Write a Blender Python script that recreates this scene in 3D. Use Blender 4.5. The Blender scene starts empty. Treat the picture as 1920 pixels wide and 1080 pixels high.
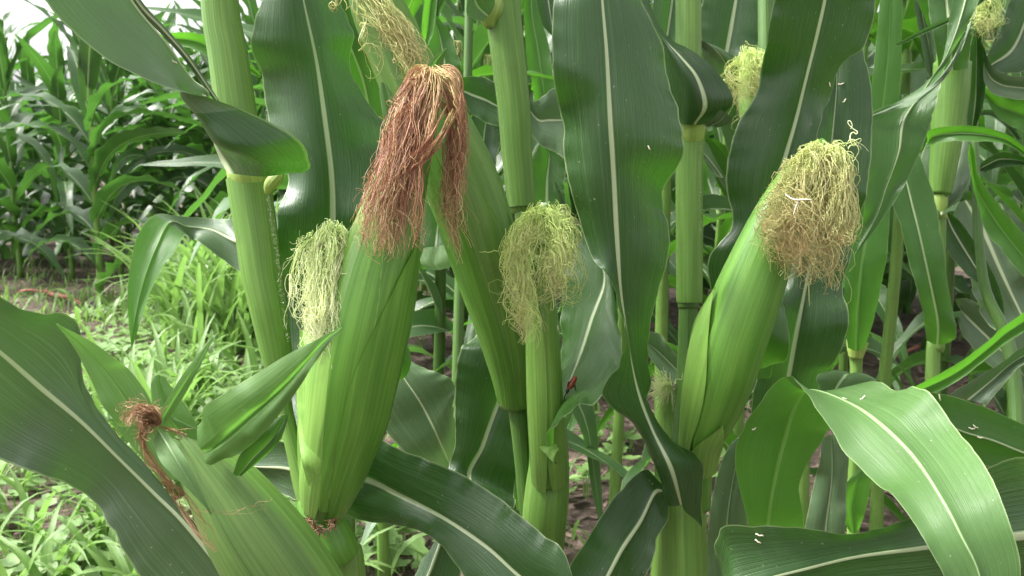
import bpy, math, random
import numpy as np
from mathutils import Vector

# ------------------------------------------------------------------ camera, sky, sun, exposure
SC = bpy.context.scene
COL = SC.collection
H = 0.85
FPX = 1750.0
PITCH = math.atan((540 - 264) / FPX)
cam_d = bpy.data.cameras.new('camera')
cam = bpy.data.objects.new('camera', cam_d)
COL.objects.link(cam)
cam.location = (0, 0, H)
cam.rotation_euler = (math.radians(90) - PITCH, 0, 0)
cam_d.sensor_width = 36
cam_d.lens = 36 * FPX / 1920
cam_d.clip_start = 0.02
cam_d.clip_end = 400
cam_d.dof.use_dof = True
cam_d.dof.focus_distance = 0.57
cam_d.dof.aperture_fstop = 25
SC.camera = cam

SUN_EL, SUN_AZ = 54, -84          # azimuth measured from +Y towards +X
world = bpy.data.worlds.new('World')
SC.world = world
world.use_nodes = True
wn = world.node_tree
wn.nodes.clear()
wo = wn.nodes.new('ShaderNodeOutputWorld')
wb = wn.nodes.new('ShaderNodeBackground')
sky = wn.nodes.new('ShaderNodeTexSky')
sky.sky_type = 'NISHITA'
sky.sun_disc = False
sky.sun_elevation = math.radians(SUN_EL)
sky.sun_rotation = math.radians(SUN_AZ)
sky.air_density = 1.0
sky.dust_density = 6.0
sky.ozone_density = 1.0
hs = wn.nodes.new('ShaderNodeHueSaturation')
hs.inputs['Saturation'].default_value = 0.04
wn.links.new(sky.outputs[0], hs.inputs['Color'])
wn.links.new(hs.outputs[0], wb.inputs[0])
wb.inputs[1].default_value = 0.15
wn.links.new(wb.outputs[0], wo.inputs[0])

sd = bpy.data.lights.new('sun', 'SUN')
sd.energy = 2.0
sd.angle = math.radians(10)
sd.color = (1.0, 0.97, 0.90)
sun = bpy.data.objects.new('sun', sd)
COL.objects.link(sun)
_e, _a = math.radians(SUN_EL), math.radians(SUN_AZ)
sdir = Vector((math.sin(_a) * math.cos(_e), math.cos(_a) * math.cos(_e), math.sin(_e)))
sun.rotation_euler = sdir.to_track_quat('Z', 'Y').to_euler()

SC.view_settings.view_transform = 'Standard'
SC.view_settings.look = 'None'
SC.view_settings.exposure = 1.7
SC.view_settings.gamma = 1.0

# ------------------------------------------------------------------ basic helpers
_cp, _sp = math.cos(PITCH), math.sin(PITCH)
FWD = np.array([0, _cp, -_sp])
UP = np.array([0, _sp, _cp])
RT = np.array([1.0, 0, 0])
CAM = np.array([0, 0, H])

def at(px, py, d):
    return CAM + FWD * d + RT * ((px - 960) / FPX * d) + UP * ((540 - py) / FPX * d)

def catmull(P, n):
    """resample rows of P (any trailing shape) to n rows with a Catmull-Rom spline"""
    P = np.asarray(P, float)
    m = len(P)
    if m == 2:
        t = np.linspace(0, 1, n).reshape((-1,) + (1,) * (P.ndim - 1))
        return P[0] * (1 - t) + P[1] * t
    Q = np.concatenate([[2 * P[0] - P[1]], P, [2 * P[-1] - P[-2]]])
    out = []
    for t in np.linspace(0, m - 1 - 1e-9, n):
        i = int(t); f = t - i
        a, b, c, d = Q[i], Q[i + 1], Q[i + 2], Q[i + 3]
        out.append(0.5 * (2 * b + (c - a) * f + (2 * a - 5 * b + 4 * c - d) * f * f + (3 * b - a - 3 * c + d) * f ** 3))
    return np.array(out)

def new_mesh(name, V, F, uv=None, mat=None, smooth=True):
    me = bpy.data.meshes.new(name)
    me.from_pydata([tuple(v) for v in np.asarray(V, float)], [], F)
    if uv is not None:
        ul = me.uv_layers.new(name='UVMap')
        vi = np.empty(len(me.loops), dtype=np.int32)
        me.loops.foreach_get('vertex_index', vi)
        ul.data.foreach_set('uv', np.asarray(uv, np.float32)[vi].ravel())
    if smooth:
        me.polygons.foreach_set('use_smooth', [True] * len(me.polygons))
    if mat is not None:
        me.materials.append(mat)
    me.update()
    return me

def link(name, me, parent=None, origin=None):
    o = bpy.data.objects.new(name, me)
    COL.objects.link(o)
    if parent is not None:
        o.parent = parent
        # meshes are authored in world space; undo the chain of parents' offsets
        off = Vector((0, 0, 0)); p = parent
        while p is not None:
            off += p.location; p = p.parent
        if me is not None:
            o.location = -off
    return o

def tag(o, label, cat, group=None, kind=None):
    if label: o['label'] = label
    if cat: o['category'] = cat
    if group: o['group'] = group
    if kind: o['kind'] = kind
    return o

def empty(name, loc, label, cat, group=None):
    o = bpy.data.objects.new(name, None)
    COL.objects.link(o)
    o.location = tuple(loc)
    o.empty_display_size = 0.05
    return tag(o, label, cat, group)

def grid_faces(n, k, off=0):
    return [(off + i * k + j, off + i * k + j + 1, off + (i + 1) * k + j + 1, off + (i + 1) * k + j)
            for i in range(n - 1) for j in range(k - 1)]

# ------------------------------------------------------------------ materials
def nodes_of(name):
    m = bpy.data.materials.new(name)
    m.use_nodes = True
    t = m.node_tree
    t.nodes.clear()
    return m, t

class NB:
    def __init__(s, t): s.t = t
    def n(s, typ, **kw):
        nd = s.t.nodes.new(typ)
        for k, v in kw.items(): setattr(nd, k, v)
        return nd
    def l(s, a, b): s.t.links.new(a, b)
    def val(s, x):
        return x
    def math(s, op, a, b=None, c=None, clamp=False):
        nd = s.n('ShaderNodeMath', operation=op); nd.use_clamp = clamp
        for i, v in enumerate((a, b, c)):
            if v is None: continue
            if isinstance(v, (int, float)): nd.inputs[i].default_value = v
            else: s.l(v, nd.inputs[i])
        return nd.outputs[0]
    def mix(s, f, a, b):
        nd = s.n('ShaderNodeMix', data_type='RGBA')
        for sock, v in ((nd.inputs[0], f), (nd.inputs[6], a), (nd.inputs[7], b)):
            if isinstance(v, (int, float)): sock.default_value = v
            elif isinstance(v, tuple): sock.default_value = v + (1,) if len(v) == 3 else v
            else: s.l(v, sock)
        return nd.outputs[2]
    def noise(s, vec, scale, detail=3, rough=0.5):
        nd = s.n('ShaderNodeTexNoise')
        nd.inputs['Scale'].default_value = scale
        nd.inputs['Detail'].default_value = detail
        nd.inputs['Roughness'].default_value = rough
        if vec is not None: s.l(vec, nd.inputs['Vector'])
        return nd.outputs['Fac']
    def mapr(s, v, a, b, c, d):
        nd = s.n('ShaderNodeMapRange'); nd.interpolation_type = 'SMOOTHSTEP'
        s.l(v, nd.inputs[0])
        for i, x in enumerate((a, b, c, d)): nd.inputs[i + 1].default_value = x
        return nd.outputs[0]
    def comb(s, x, y, z):
        nd = s.n('ShaderNodeCombineXYZ')
        for i, v in enumerate((x, y, z)):
            if isinstance(v, (int, float)): nd.inputs[i].default_value = v
            else: s.l(v, nd.inputs[i])
        return nd.outputs[0]

def leaf_material(name, base, alt, trans, tfac=0.3, rough=0.38, rib=(0.46, 0.54, 0.32), veins=26, ribw=0.078, spec=0.5, veinamt=0.35):
    m, t = nodes_of(name); b = NB(t)
    uvn = b.n('ShaderNodeUVMap'); uvn.uv_map = 'UVMap'
    sp = b.n('ShaderNodeSeparateXYZ'); b.l(uvn.outputs[0], sp.inputs[0])
    u, v = sp.outputs[0], sp.outputs[1]
    oi = b.n('ShaderNodeObjectInfo')
    au = b.math('ABSOLUTE', u)
    # midrib: wide at the base, narrow at the tip
    w = b.math('MULTIPLY', b.math('SUBTRACT', 1.15, v), ribw)
    rr = b.math('DIVIDE', au, w)
    ribm = b.mapr(rr, 0.55, 1.15, 1, 0)
    # lateral veins
    un_ = b.noise(b.comb(b.math('MULTIPLY', u, 3.5), b.math('MULTIPLY', v, .25), oi.outputs['Random']), 2.2, 2, 0.5)
    uj = b.math('MULTIPLY_ADD', un_, 0.35, u)
    vs = b.math('SINE', b.math('MULTIPLY', uj, veins * math.pi))
    vm = b.mapr(vs, 0.86, 1.0, 0, 0.75)
    vs2 = b.math('SINE', b.math('MULTIPLY', u, veins * 4.1 * math.pi))
    streak = b.noise(b.comb(b.math('MULTIPLY', u, 22), b.math('MULTIPLY', v, 1.3), oi.outputs['Random']), 3.0, 3, 0.6)
    tc = b.n('ShaderNodeTexCoord')
    blot = b.noise(tc.outputs['Object'], 14, 3, 0.55)
    speck = b.noise(tc.outputs['Object'], 420, 1, 0.5)
    col = b.mix(b.mapr(blot, 0.35, 0.68, 0, 1), base, alt)
    dk = tuple(c * 0.72 for c in base)
    col = b.mix(b.mapr(streak, 0.38, 0.62, 0.5, 0.0), col, dk)
    lt = tuple(min(1, c * 1.7 + 0.05) for c in alt)
    col = b.mix(b.math('MULTIPLY', b.math('MULTIPLY', vm, veinamt), b.mapr(blot, .3, .7, .3, 1)), col, lt)
    var = b.math('MULTIPLY_ADD', oi.outputs['Random'], 0.35, 0.82)
    hv = b.n('ShaderNodeHueSaturation'); b.l(col, hv.inputs['Color']); b.l(var, hv.inputs['Value'])
    col = b.mix(ribm, hv.outputs[0], rib)
    edge = b.mapr(au, 0.965, 0.99, 0, 0.6)
    col = b.mix(edge, col, (0.32, 0.42, 0.20))
    sm = b.mapr(speck, 0.765, 0.80, 0, 0.55)
    col = b.mix(sm, col, (0.45, 0.47, 0.36))
    les = b.noise(tc.outputs['Object'], 70, 4, 0.7)
    col = b.mix(b.mapr(les, 0.70, 0.76, 0, 0.55), col, (0.22, 0.19, 0.08))
    p = b.n('ShaderNodeBsdfPrincipled')
    b.l(col, p.inputs['Base Color'])
    b.l(b.math('MULTIPLY_ADD', streak, 0.22, rough - 0.11), p.inputs['Roughness'])
    p.inputs['Specular IOR Level'].default_value = spec
    hgt = b.math('MULTIPLY', b.math('ADD', b.math('MULTIPLY', vs, 0.16), b.math('MULTIPLY', vs2, 0.12)), b.math('MULTIPLY', blot, 2.0))
    hgt = b.math('ADD', hgt, b.math('MULTIPLY', streak, 1.5))
    fade = b.math('SUBTRACT', 1.0, ribm)
    hgt = b.math('ADD', b.math('MULTIPLY', hgt, fade), b.math('MULTIPLY', b.noise(tc.outputs['Object'], 60, 2), 1.2))
    bp = b.n('ShaderNodeBump'); bp.inputs['Strength'].default_value = 0.35; bp.inputs['Distance'].default_value = 0.0007
    b.l(hgt, bp.inputs['Height']); b.l(bp.outputs[0], p.inputs['Normal'])
    tr = b.n('ShaderNodeBsdfTranslucent')
    tcol = b.mix(b.math('MULTIPLY', vm, 0.25), trans, tuple(c * 0.6 for c in trans))
    tcol = b.mix(b.math('MULTIPLY', ribm, 0.6), tcol, tuple(c * 0.8 for c in trans))
    b.l(tcol, tr.inputs['Color'])
    mx = b.n('ShaderNodeMixShader'); mx.inputs[0].default_value = tfac
    b.l(p.outputs[0], mx.inputs[1]); b.l(tr.outputs[0], mx.inputs[2])
    o = b.n('ShaderNodeOutputMaterial'); b.l(mx.outputs[0], o.inputs[0])
    return m

def stem_material(name, base, alt, stripes=44, rough=0.45, dirt=0.3, sss=0.0, tfac=0.0, spec=0.4, dirtcol=(0.10, 0.09, 0.035)):
    """stalks, sheaths and husks: u runs round, v along (metres)"""
    m, t = nodes_of(name); b = NB(t)
    uvn = b.n('ShaderNodeUVMap'); uvn.uv_map = 'UVMap'
    sp = b.n('ShaderNodeSeparateXYZ'); b.l(uvn.outputs[0], sp.inputs[0])
    u, v = sp.outputs[0], sp.outputs[1]
    oi = b.n('ShaderNodeObjectInfo')
    fine = b.noise(b.comb(b.math('MULTIPLY', u, stripes * 2.2), b.math('MULTIPLY', v, 4), oi.outputs['Random']), 2.0, 3, 0.6)
    broad = b.noise(b.comb(b.math('MULTIPLY', u, stripes * 0.3), b.math('MULTIPLY', v, 7), oi.outputs['Random']), 2.0, 2, 0.5)
    sn = b.math('SINE', b.math('MULTIPLY', u, stripes * 2 * math.pi))
    col = b.mix(b.mapr(broad, 0.32, 0.68, 0, 1), base, alt)
    col = b.mix(b.mapr(fine, 0.35, 0.7, 0.45, 0), col, tuple(c * 0.6 for c in base))
    col = b.mix(b.mapr(sn, 0.5, 1.0, 0, 0.10), col, tuple(min(1, c * 1.5 + 0.04) for c in alt))
    tc = b.n('ShaderNodeTexCoord')
    dn = b.noise(tc.outputs['Object'], 45, 5, 0.7)
    sk = b.noise(tc.outputs['Object'], 520, 2, 0.5)
    dm = b.math('MULTIPLY', b.mapr(dn, 0.54, 0.72, 0, 1), dirt)
    col = b.mix(dm, col, dirtcol)
    col = b.mix(b.mapr(sk, 0.70, 0.76, 0, dirt), col, dirtcol)
    p = b.n('ShaderNodeBsdfPrincipled')
    b.l(col, p.inputs['Base Color'])
    p.inputs['Roughness'].default_value = rough
    p.inputs['Specular IOR Level'].default_value = spec
    hgt = b.math('ADD', b.math('MULTIPLY', fine, 1.3), b.math('MULTIPLY', sn, 0.15))
    bp = b.n('ShaderNodeBump'); bp.inputs['Strength'].default_value = 0.4; bp.inputs['Distance'].default_value = 0.0006
    b.l(hgt, bp.inputs['Height']); b.l(bp.outputs[0], p.inputs['Normal'])
    o = b.n('ShaderNodeOutputMaterial')
    if tfac > 0:
        tr = b.n('ShaderNodeBsdfTranslucent'); b.l(col, tr.inputs['Color'])
        mx = b.n('ShaderNodeMixShader'); mx.inputs[0].default_value = tfac
        b.l(p.outputs[0], mx.inputs[1]); b.l(tr.outputs[0], mx.inputs[2]); b.l(mx.outputs[0], o.inputs[0])
    else:
        b.l(p.outputs[0], o.inputs[0])
    return m

def silk_material(name, stops, tfac=0.35):
    """v runs root -> tip of every strand, u is the strand's own random number"""
    m, t = nodes_of(name); b = NB(t)
    uvn = b.n('ShaderNodeUVMap'); uvn.uv_map = 'UVMap'
    sp = b.n('ShaderNodeSeparateXYZ'); b.l(uvn.outputs[0], sp.inputs[0])
    f = b.math('ADD', b.math('MULTIPLY', sp.outputs[1], 0.55), b.math('MULTIPLY', sp.outputs[0], 0.45), clamp=True)
    cr = b.n('ShaderNodeValToRGB')
    while len(cr.color_ramp.elements) < len(stops): cr.color_ramp.elements.new(0.5)
    for e, (p_, c_) in zip(cr.color_ramp.elements, stops):
        e.position = p_; e.color = c_ + (1,)
    b.l(f, cr.inputs[0])
    p = b.n('ShaderNodeBsdfPrincipled'); b.l(cr.outputs[0], p.inputs['Base Color'])
    p.inputs['Roughness'].default_value = 0.42
    p.inputs['Specular IOR Level'].default_value = 0.5
    tr = b.n('ShaderNodeBsdfTranslucent'); b.l(cr.outputs[0], tr.inputs['Color'])
    mx = b.n('ShaderNodeMixShader'); mx.inputs[0].default_value = tfac
    b.l(p.outputs[0], mx.inputs[1]); b.l(tr.outputs[0], mx.inputs[2])
    o = b.n('ShaderNodeOutputMaterial'); b.l(mx.outputs[0], o.inputs[0])
    return m

def plain(name, col, rough=0.5, col2=None, scale=60):
    m, t = nodes_of(name); b = NB(t)
    tc = b.n('ShaderNodeTexCoord')
    nz = b.noise(tc.outputs['Object'], scale, 4, 0.6)
    c = b.mix(b.mapr(nz, 0.35, 0.65, 0, 1), col, col2 or tuple(x * 0.7 for x in col))
    p = b.n('ShaderNodeBsdfPrincipled'); b.l(c, p.inputs['Base Color'])
    p.inputs['Roughness'].default_value = rough
    o = b.n('ShaderNodeOutputMaterial'); b.l(p.outputs[0], o.inputs[0])
    return m

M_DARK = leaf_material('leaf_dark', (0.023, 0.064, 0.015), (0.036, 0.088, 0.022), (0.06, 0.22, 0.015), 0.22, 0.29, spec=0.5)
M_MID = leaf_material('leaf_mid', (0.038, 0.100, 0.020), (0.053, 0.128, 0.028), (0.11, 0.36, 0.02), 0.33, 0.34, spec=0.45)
M_LIT = leaf_material('leaf_lit', (0.060, 0.158, 0.028), (0.082, 0.195, 0.042), (0.13, 0.42, 0.025), 0.42, 0.38, rib=(0.24, 0.40, 0.13), spec=0.42)  # lit copy of the blade green, backlit brightness put into the colour
M_GREY_SHEEN = leaf_material('leaf_grey_sheen', (0.066, 0.122, 0.050), (0.090, 0.155, 0.068), (0.07, 0.20, 0.03), 0.16, 0.36, veinamt=0.5, spec=0.6)  # sky sheen of upward faces put into a paler, greyer base
M_BACK = leaf_material('leaf_background', (0.046, 0.105, 0.033), (0.066, 0.138, 0.045), (0.10, 0.29, 0.035), 0.30, 0.36, veins=10, veinamt=0.12, spec=0.55)
M_FLAG = leaf_material('husk_flag', (0.070, 0.155, 0.035), (0.11, 0.21, 0.06), (0.18, 0.44, 0.06), 0.32, 0.48, rib=(0.18, 0.32, 0.11), veins=14, ribw=0.06, veinamt=.6, spec=.4)
M_PALE = leaf_material('husk_tongue', (0.14, 0.26, 0.09), (0.19, 0.31, 0.13), (0.25, 0.50, 0.12), 0.3, 0.5, rib=(0.3, 0.42, 0.2), veins=14, ribw=0.06, spec=.4)
M_DRAPE = leaf_material('leaf_drape', (0.070, 0.150, 0.040), (0.092, 0.182, 0.056), (0.10, 0.28, 0.03), 0.22, 0.46, rib=(0.30, 0.44, 0.20), spec=0.4)
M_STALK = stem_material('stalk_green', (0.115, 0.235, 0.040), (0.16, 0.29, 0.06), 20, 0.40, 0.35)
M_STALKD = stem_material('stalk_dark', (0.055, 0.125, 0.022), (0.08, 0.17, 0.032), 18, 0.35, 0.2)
M_SHEATH = stem_material('sheath_green', (0.115, 0.245, 0.040), (0.165, 0.31, 0.058), 24, 0.44, 0.22, tfac=0.10)
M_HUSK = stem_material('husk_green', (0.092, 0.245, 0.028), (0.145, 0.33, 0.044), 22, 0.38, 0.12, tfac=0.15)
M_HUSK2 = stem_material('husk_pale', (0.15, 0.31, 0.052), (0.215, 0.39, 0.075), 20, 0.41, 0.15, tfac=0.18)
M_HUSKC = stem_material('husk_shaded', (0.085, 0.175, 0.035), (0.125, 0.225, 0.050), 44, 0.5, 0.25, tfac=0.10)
M_COLLAR = stem_material('collar_yellow', (0.25, 0.37, 0.07), (0.31, 0.43, 0.11), 10, 0.5, 0.4, dirtcol=(0.13, 0.22, 0.04))
M_DRY = plain('dry_brown', (0.20, 0.11, 0.05), 0.7, (0.09, 0.05, 0.03))
M_HAIR = plain('fuzz', (0.40, 0.42, 0.30), 0.6)
S_RED = silk_material('silk_red_brown', [(0.0, (0.66, 0.64, 0.26)), (0.24, (0.64, 0.46, 0.22)), (0.45, (0.48, 0.23, 0.13)), (0.62, (0.36, 0.15, 0.09)), (0.78, (0.62, 0.43, 0.22)), (1.0, (0.68, 0.62, 0.30))])
S_PALE = silk_material('silk_pale', [(0.0, (0.76, 0.92, 0.38)), (0.5, (0.90, 0.96, 0.58)), (1.0, (0.88, 0.90, 0.70))], 0.4)
S_GOLD = silk_material('silk_gold', [(0.0, (0.60, 0.72, 0.24)), (0.45, (0.70, 0.70, 0.32)), (0.76, (0.66, 0.58, 0.26)), (0.92, (0.50, 0.28, 0.14)), (1.0, (0.68, 0.56, 0.30))])
S_GREEN = silk_material('silk_green', [(0.0, (0.60, 0.80, 0.22)), (0.6, (0.78, 0.86, 0.36)), (0.9, (0.64, 0.58, 0.30)), (1.0, (0.46, 0.30, 0.16))])
S_BROWN = silk_material('silk_dry_brown', [(0.0, (0.42, 0.26, 0.12)), (0.5, (0.34, 0.18, 0.09)), (1.0, (0.56, 0.38, 0.22))], 0.2)

# ------------------------------------------------------------------ foreground builders (traced in depth, real size)
def leaf(parent, rows, mat, us=(-1, 0, 1), seed=1, wav=0.004, wl=0.10, rip=0.0012, bulge=0.002, n=110, k=25, name='leaf', label=None, crease=0.0012, mat2=None, split=0):
    """rows: base -> tip; each row is [(px,py,depth), ...] from one margin to the other"""
    rnd = random.Random(seed)
    P = np.array([[at(*p) for p in r] for r in rows])           # m x K x 3
    P = catmull(P, n)                                           # n x K x 3
    A = catmull(np.transpose(P, (1, 0, 2)), k)                  # k x n x 3
    A = np.transpose(A, (1, 0, 2))                              # n x k x 3
    U = catmull(np.array(us, float).reshape(-1, 1), k)[:, 0]
    mid = A[:, k // 2]
    L = np.concatenate([[0], np.cumsum(np.linalg.norm(np.diff(mid, axis=0), axis=1))])
    du = np.gradient(A, axis=1); dv = np.gradient(A, axis=0)
    N = np.cross(du, dv); N /= (np.linalg.norm(N, axis=2, keepdims=True) + 1e-9)
    W = np.linalg.norm(A[:, -1] - A[:, 0], axis=1)
    ws = np.clip(W / 0.05, 0, 1)[:, None]
    uu = np.abs(U)[None, :]
    s = L[:, None]
    ph = [rnd.uniform(0, 6.28) for _ in range(8)]
    side = (U > 0)[None, :]
    w1 = np.where(side, np.sin(6.283 * s / wl + ph[0]) + 0.5 * np.sin(6.283 * s / (wl * 0.47) + ph[1]),
                  np.sin(6.283 * s / (wl * 1.17) + ph[2]) + 0.5 * np.sin(6.283 * s / (wl * 0.55) + ph[3]))
    w1 = np.tanh(1.6 * w1) * (0.6 + 0.4 * np.sin(6.283 * s / (wl * 2.7) + ph[7]))
    dis = 1.9 * wav * ws * (uu ** 1.25) * w1
    dis += rip * ws * (uu ** 4) * (np.sin(6.283 * s / 0.021 + ph[4] + 2 * U[None, :]) * np.sin(6.283 * s / 0.07 + ph[5]))
    dis += bulge * ws * np.sin(np.pi * np.clip(uu, 0, 1)) * (1 + 0.6 * np.sin(6.283 * s / (wl * 1.6) + ph[6]))
    dis -= crease * np.exp(-(U[None, :] / 0.07) ** 2)
    A = A + N * dis[:, :, None]
    if W.max() > 0.04:
        sc_ = np.ones((n, 2))
        for _ in range(rnd.randint(3, 6)):
            c_ = rnd.uniform(.08, .95) * L[-1]; sd_ = rnd.choice([0, 1]); wd_ = rnd.uniform(.002, .007)
            sc_[:, sd_] -= rnd.uniform(.02, .06) * np.exp(-((L - c_) / wd_) ** 2)
        sc_ -= 0.010 * np.abs(np.sin(6.283 * L / 0.017 + ph[0]) * np.sin(6.283 * L / 0.031))[:, None]
        m_ = A[:, k // 2:k // 2 + 1]
        f_ = np.where(side, sc_[:, 1:2], sc_[:, 0:1])
        f_ = 1 + (f_ - 1) * (uu ** 3)
        A = m_ + (A - m_) * f_[:, :, None]
    V = A.reshape(-1, 3)
    tot = L[-1] + 1e-9
    uv = np.stack([np.repeat(U[None, :], n, 0), np.repeat((L / tot)[:, None], k, 1)], -1).reshape(-1, 2)
    o = link(name, new_mesh(name, V, grid_faces(n, k), uv, mat), parent)
    if mat2 is not None:
        o.data.materials.append(mat2)
        o.data.polygons.foreach_set('material_index', [1 if (f // (k - 1)) < split * n else 0 for f in range((n - 1) * (k - 1))])
    if label: o['label'] = label
    return o

def L3(*rows):
    """rows given as (d, lx,ly, cx,cy, rx,ry [, dl, dr])"""
    out = []
    for r in rows:
        d, lx, ly, cx, cy, rx, ry = r[:7]
        dl = r[7] if len(r) > 7 else 0.0
        dr = r[8] if len(r) > 8 else 0.0
        out.append([(lx, ly, d + dl), (cx, cy, d), (rx, ry, d + dr)])
    return out

def frames(C):
    T = np.gradient(C, axis=0); T /= np.linalg.norm(T, axis=1, keepdims=True) + 1e-9
    toc = CAM[None, :] - C
    B = toc - (toc * T).sum(1, keepdims=True) * T               # towards the camera: theta = 0
    B /= np.linalg.norm(B, axis=1, keepdims=True) + 1e-9
    S = np.cross(T, B)
    return T, B, S

def axis_px(pts, n):
    """(px,py,d,r_px) -> centres, radii in metres"""
    C = np.array([at(p[0], p[1], p[2]) for p in pts])
    R = np.array([[p[3] * p[2] / FPX] for p in pts])
    Q = catmull(np.hstack([C, R]), n)
    return Q[:, :3], np.maximum(Q[:, 3], 0.0004)

def tube_mesh(name, C, R, mat, k=28, rib=0.0, nr=9, cap=True):
    T, B, S = frames(C)
    n = len(C)
    th = np.linspace(0, 2 * np.pi, k, endpoint=False)
    rr = R[:, None] * (1 + rib * np.sin(nr * th)[None, :])
    V = C[:, None, :] + rr[:, :, None] * (np.cos(th)[None, :, None] * B[:, None, :] + np.sin(th)[None, :, None] * S[:, None, :])
    V = np.concatenate([V, V[:, :1]], 1).reshape(-1, 3)
    k1 = k + 1
    F = grid_faces(n, k1)
    L = np.concatenate([[0], np.cumsum(np.linalg.norm(np.diff(C, axis=0), axis=1))])
    uv = np.stack([np.repeat(np.linspace(0, 1, k1)[None, :], n, 0), np.repeat(L[:, None], k1, 1)], -1).reshape(-1, 2)
    if cap:
        V = np.vstack([V, C[:1], C[-1:]]); uv = np.vstack([uv, [[0.5, 0]], [[0.5, L[-1]]]])
        a, z = n * k1, n * k1 + 1
        F += [(j + 1, j, a) for j in range(k)] + [((n - 1) * k1 + j, (n - 1) * k1 + j + 1, z) for j in range(k)]
    return new_mesh(name, V, F, uv, mat)

def tube(name, parent, pts, mat, n=40, **kw):
    C, R = axis_px(pts, n)
    o = link(name, tube_mesh(name, C, R, mat, **kw), parent)
    return o

def wrap(name, parent, pts, s0, s1, th0, half, off, mat, n=36, k=17, taper=1.0, point=0.0, root=0.6, curl=0.0):
    """a husk leaf or sheath edge lying on a tube: from s0 to s1 of its axis, centred on angle th0"""
    C, R = axis_px(pts, 120)
    T, B, S = frames(C)
    ss = np.linspace(s0, s1, n); idx = ss * 119
    def smp(A): return np.array([A[int(i)] * (1 - i % 1) + A[min(int(i) + 1, 119)] * (i % 1) for i in idx])
    C, B, S = smp(C), smp(B), smp(S); R = smp(R[:, None])[:, 0]
    q = np.linspace(0, 1, n)
    w = half * (root + (1 - root) * np.sin(np.pi * np.clip(q * 1.1, 0, .5)))
    w = w * np.where(q > taper, np.maximum(0.02, 1 - ((q - taper) / (1 - taper + 1e-6)) ** 1.6), 1) if taper < 1 else w
    U = np.linspace(-1, 1, k)
    th = th0 + w[:, None] * U[None, :]
    rr = R[:, None] + 1.4 * off + curl * (q[:, None] ** 4) + 0.0006 * (np.abs(U)[None, :] ** 6)
    V = C[:, None] + rr[:, :, None] * (np.cos(th)[:, :, None] * B[:, None] + np.sin(th)[:, :, None] * S[:, None])
    L = np.concatenate([[0], np.cumsum(np.linalg.norm(np.diff(C, axis=0), axis=1))])
    uv = np.stack([th / 6.283, np.repeat(L[:, None], k, 1)], -1).reshape(-1, 2)
    me = new_mesh(name, V.reshape(-1, 3), grid_faces(n, k), uv, mat)
    return link(name, me, parent)

def strand_mesh(name, strands, mat, sides=3):
    """strands: list of (points array, radius, rnd)"""
    V, F, UV = [], [], []
    off = 0
    for P, r, q in strands:
        P = np.asarray(P); n = len(P)
        T = np.gradient(P, axis=0); T /= np.linalg.norm(T, axis=1, keepdims=True) + 1e-9
        ref = np.array([0.3, 0.9, 0.31])
        X = np.cross(T, ref); X /= np.linalg.norm(X, axis=1, keepdims=True) + 1e-9
        Y = np.cross(T, X)
        rad = r * (1 - 0.55 * np.linspace(0, 1, n) ** 2)
        for j in range(sides):
            a = 6.283 * j / sides
            V.append(P + (X * math.cos(a) + Y * math.sin(a)) * rad[:, None])
            UV.append(np.stack([np.full(n, q), np.linspace(0, 1, n)], -1))
        for j in range(sides):
            j2 = (j + 1) % sides
            F += [(off + j * n + i, off + j2 * n + i, off + j2 * n + i + 1, off + j * n + i + 1) for i in range(n - 1)]
        off += sides * n
    return new_mesh(name, np.vstack(V), F, np.vstack(UV), mat)

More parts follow.
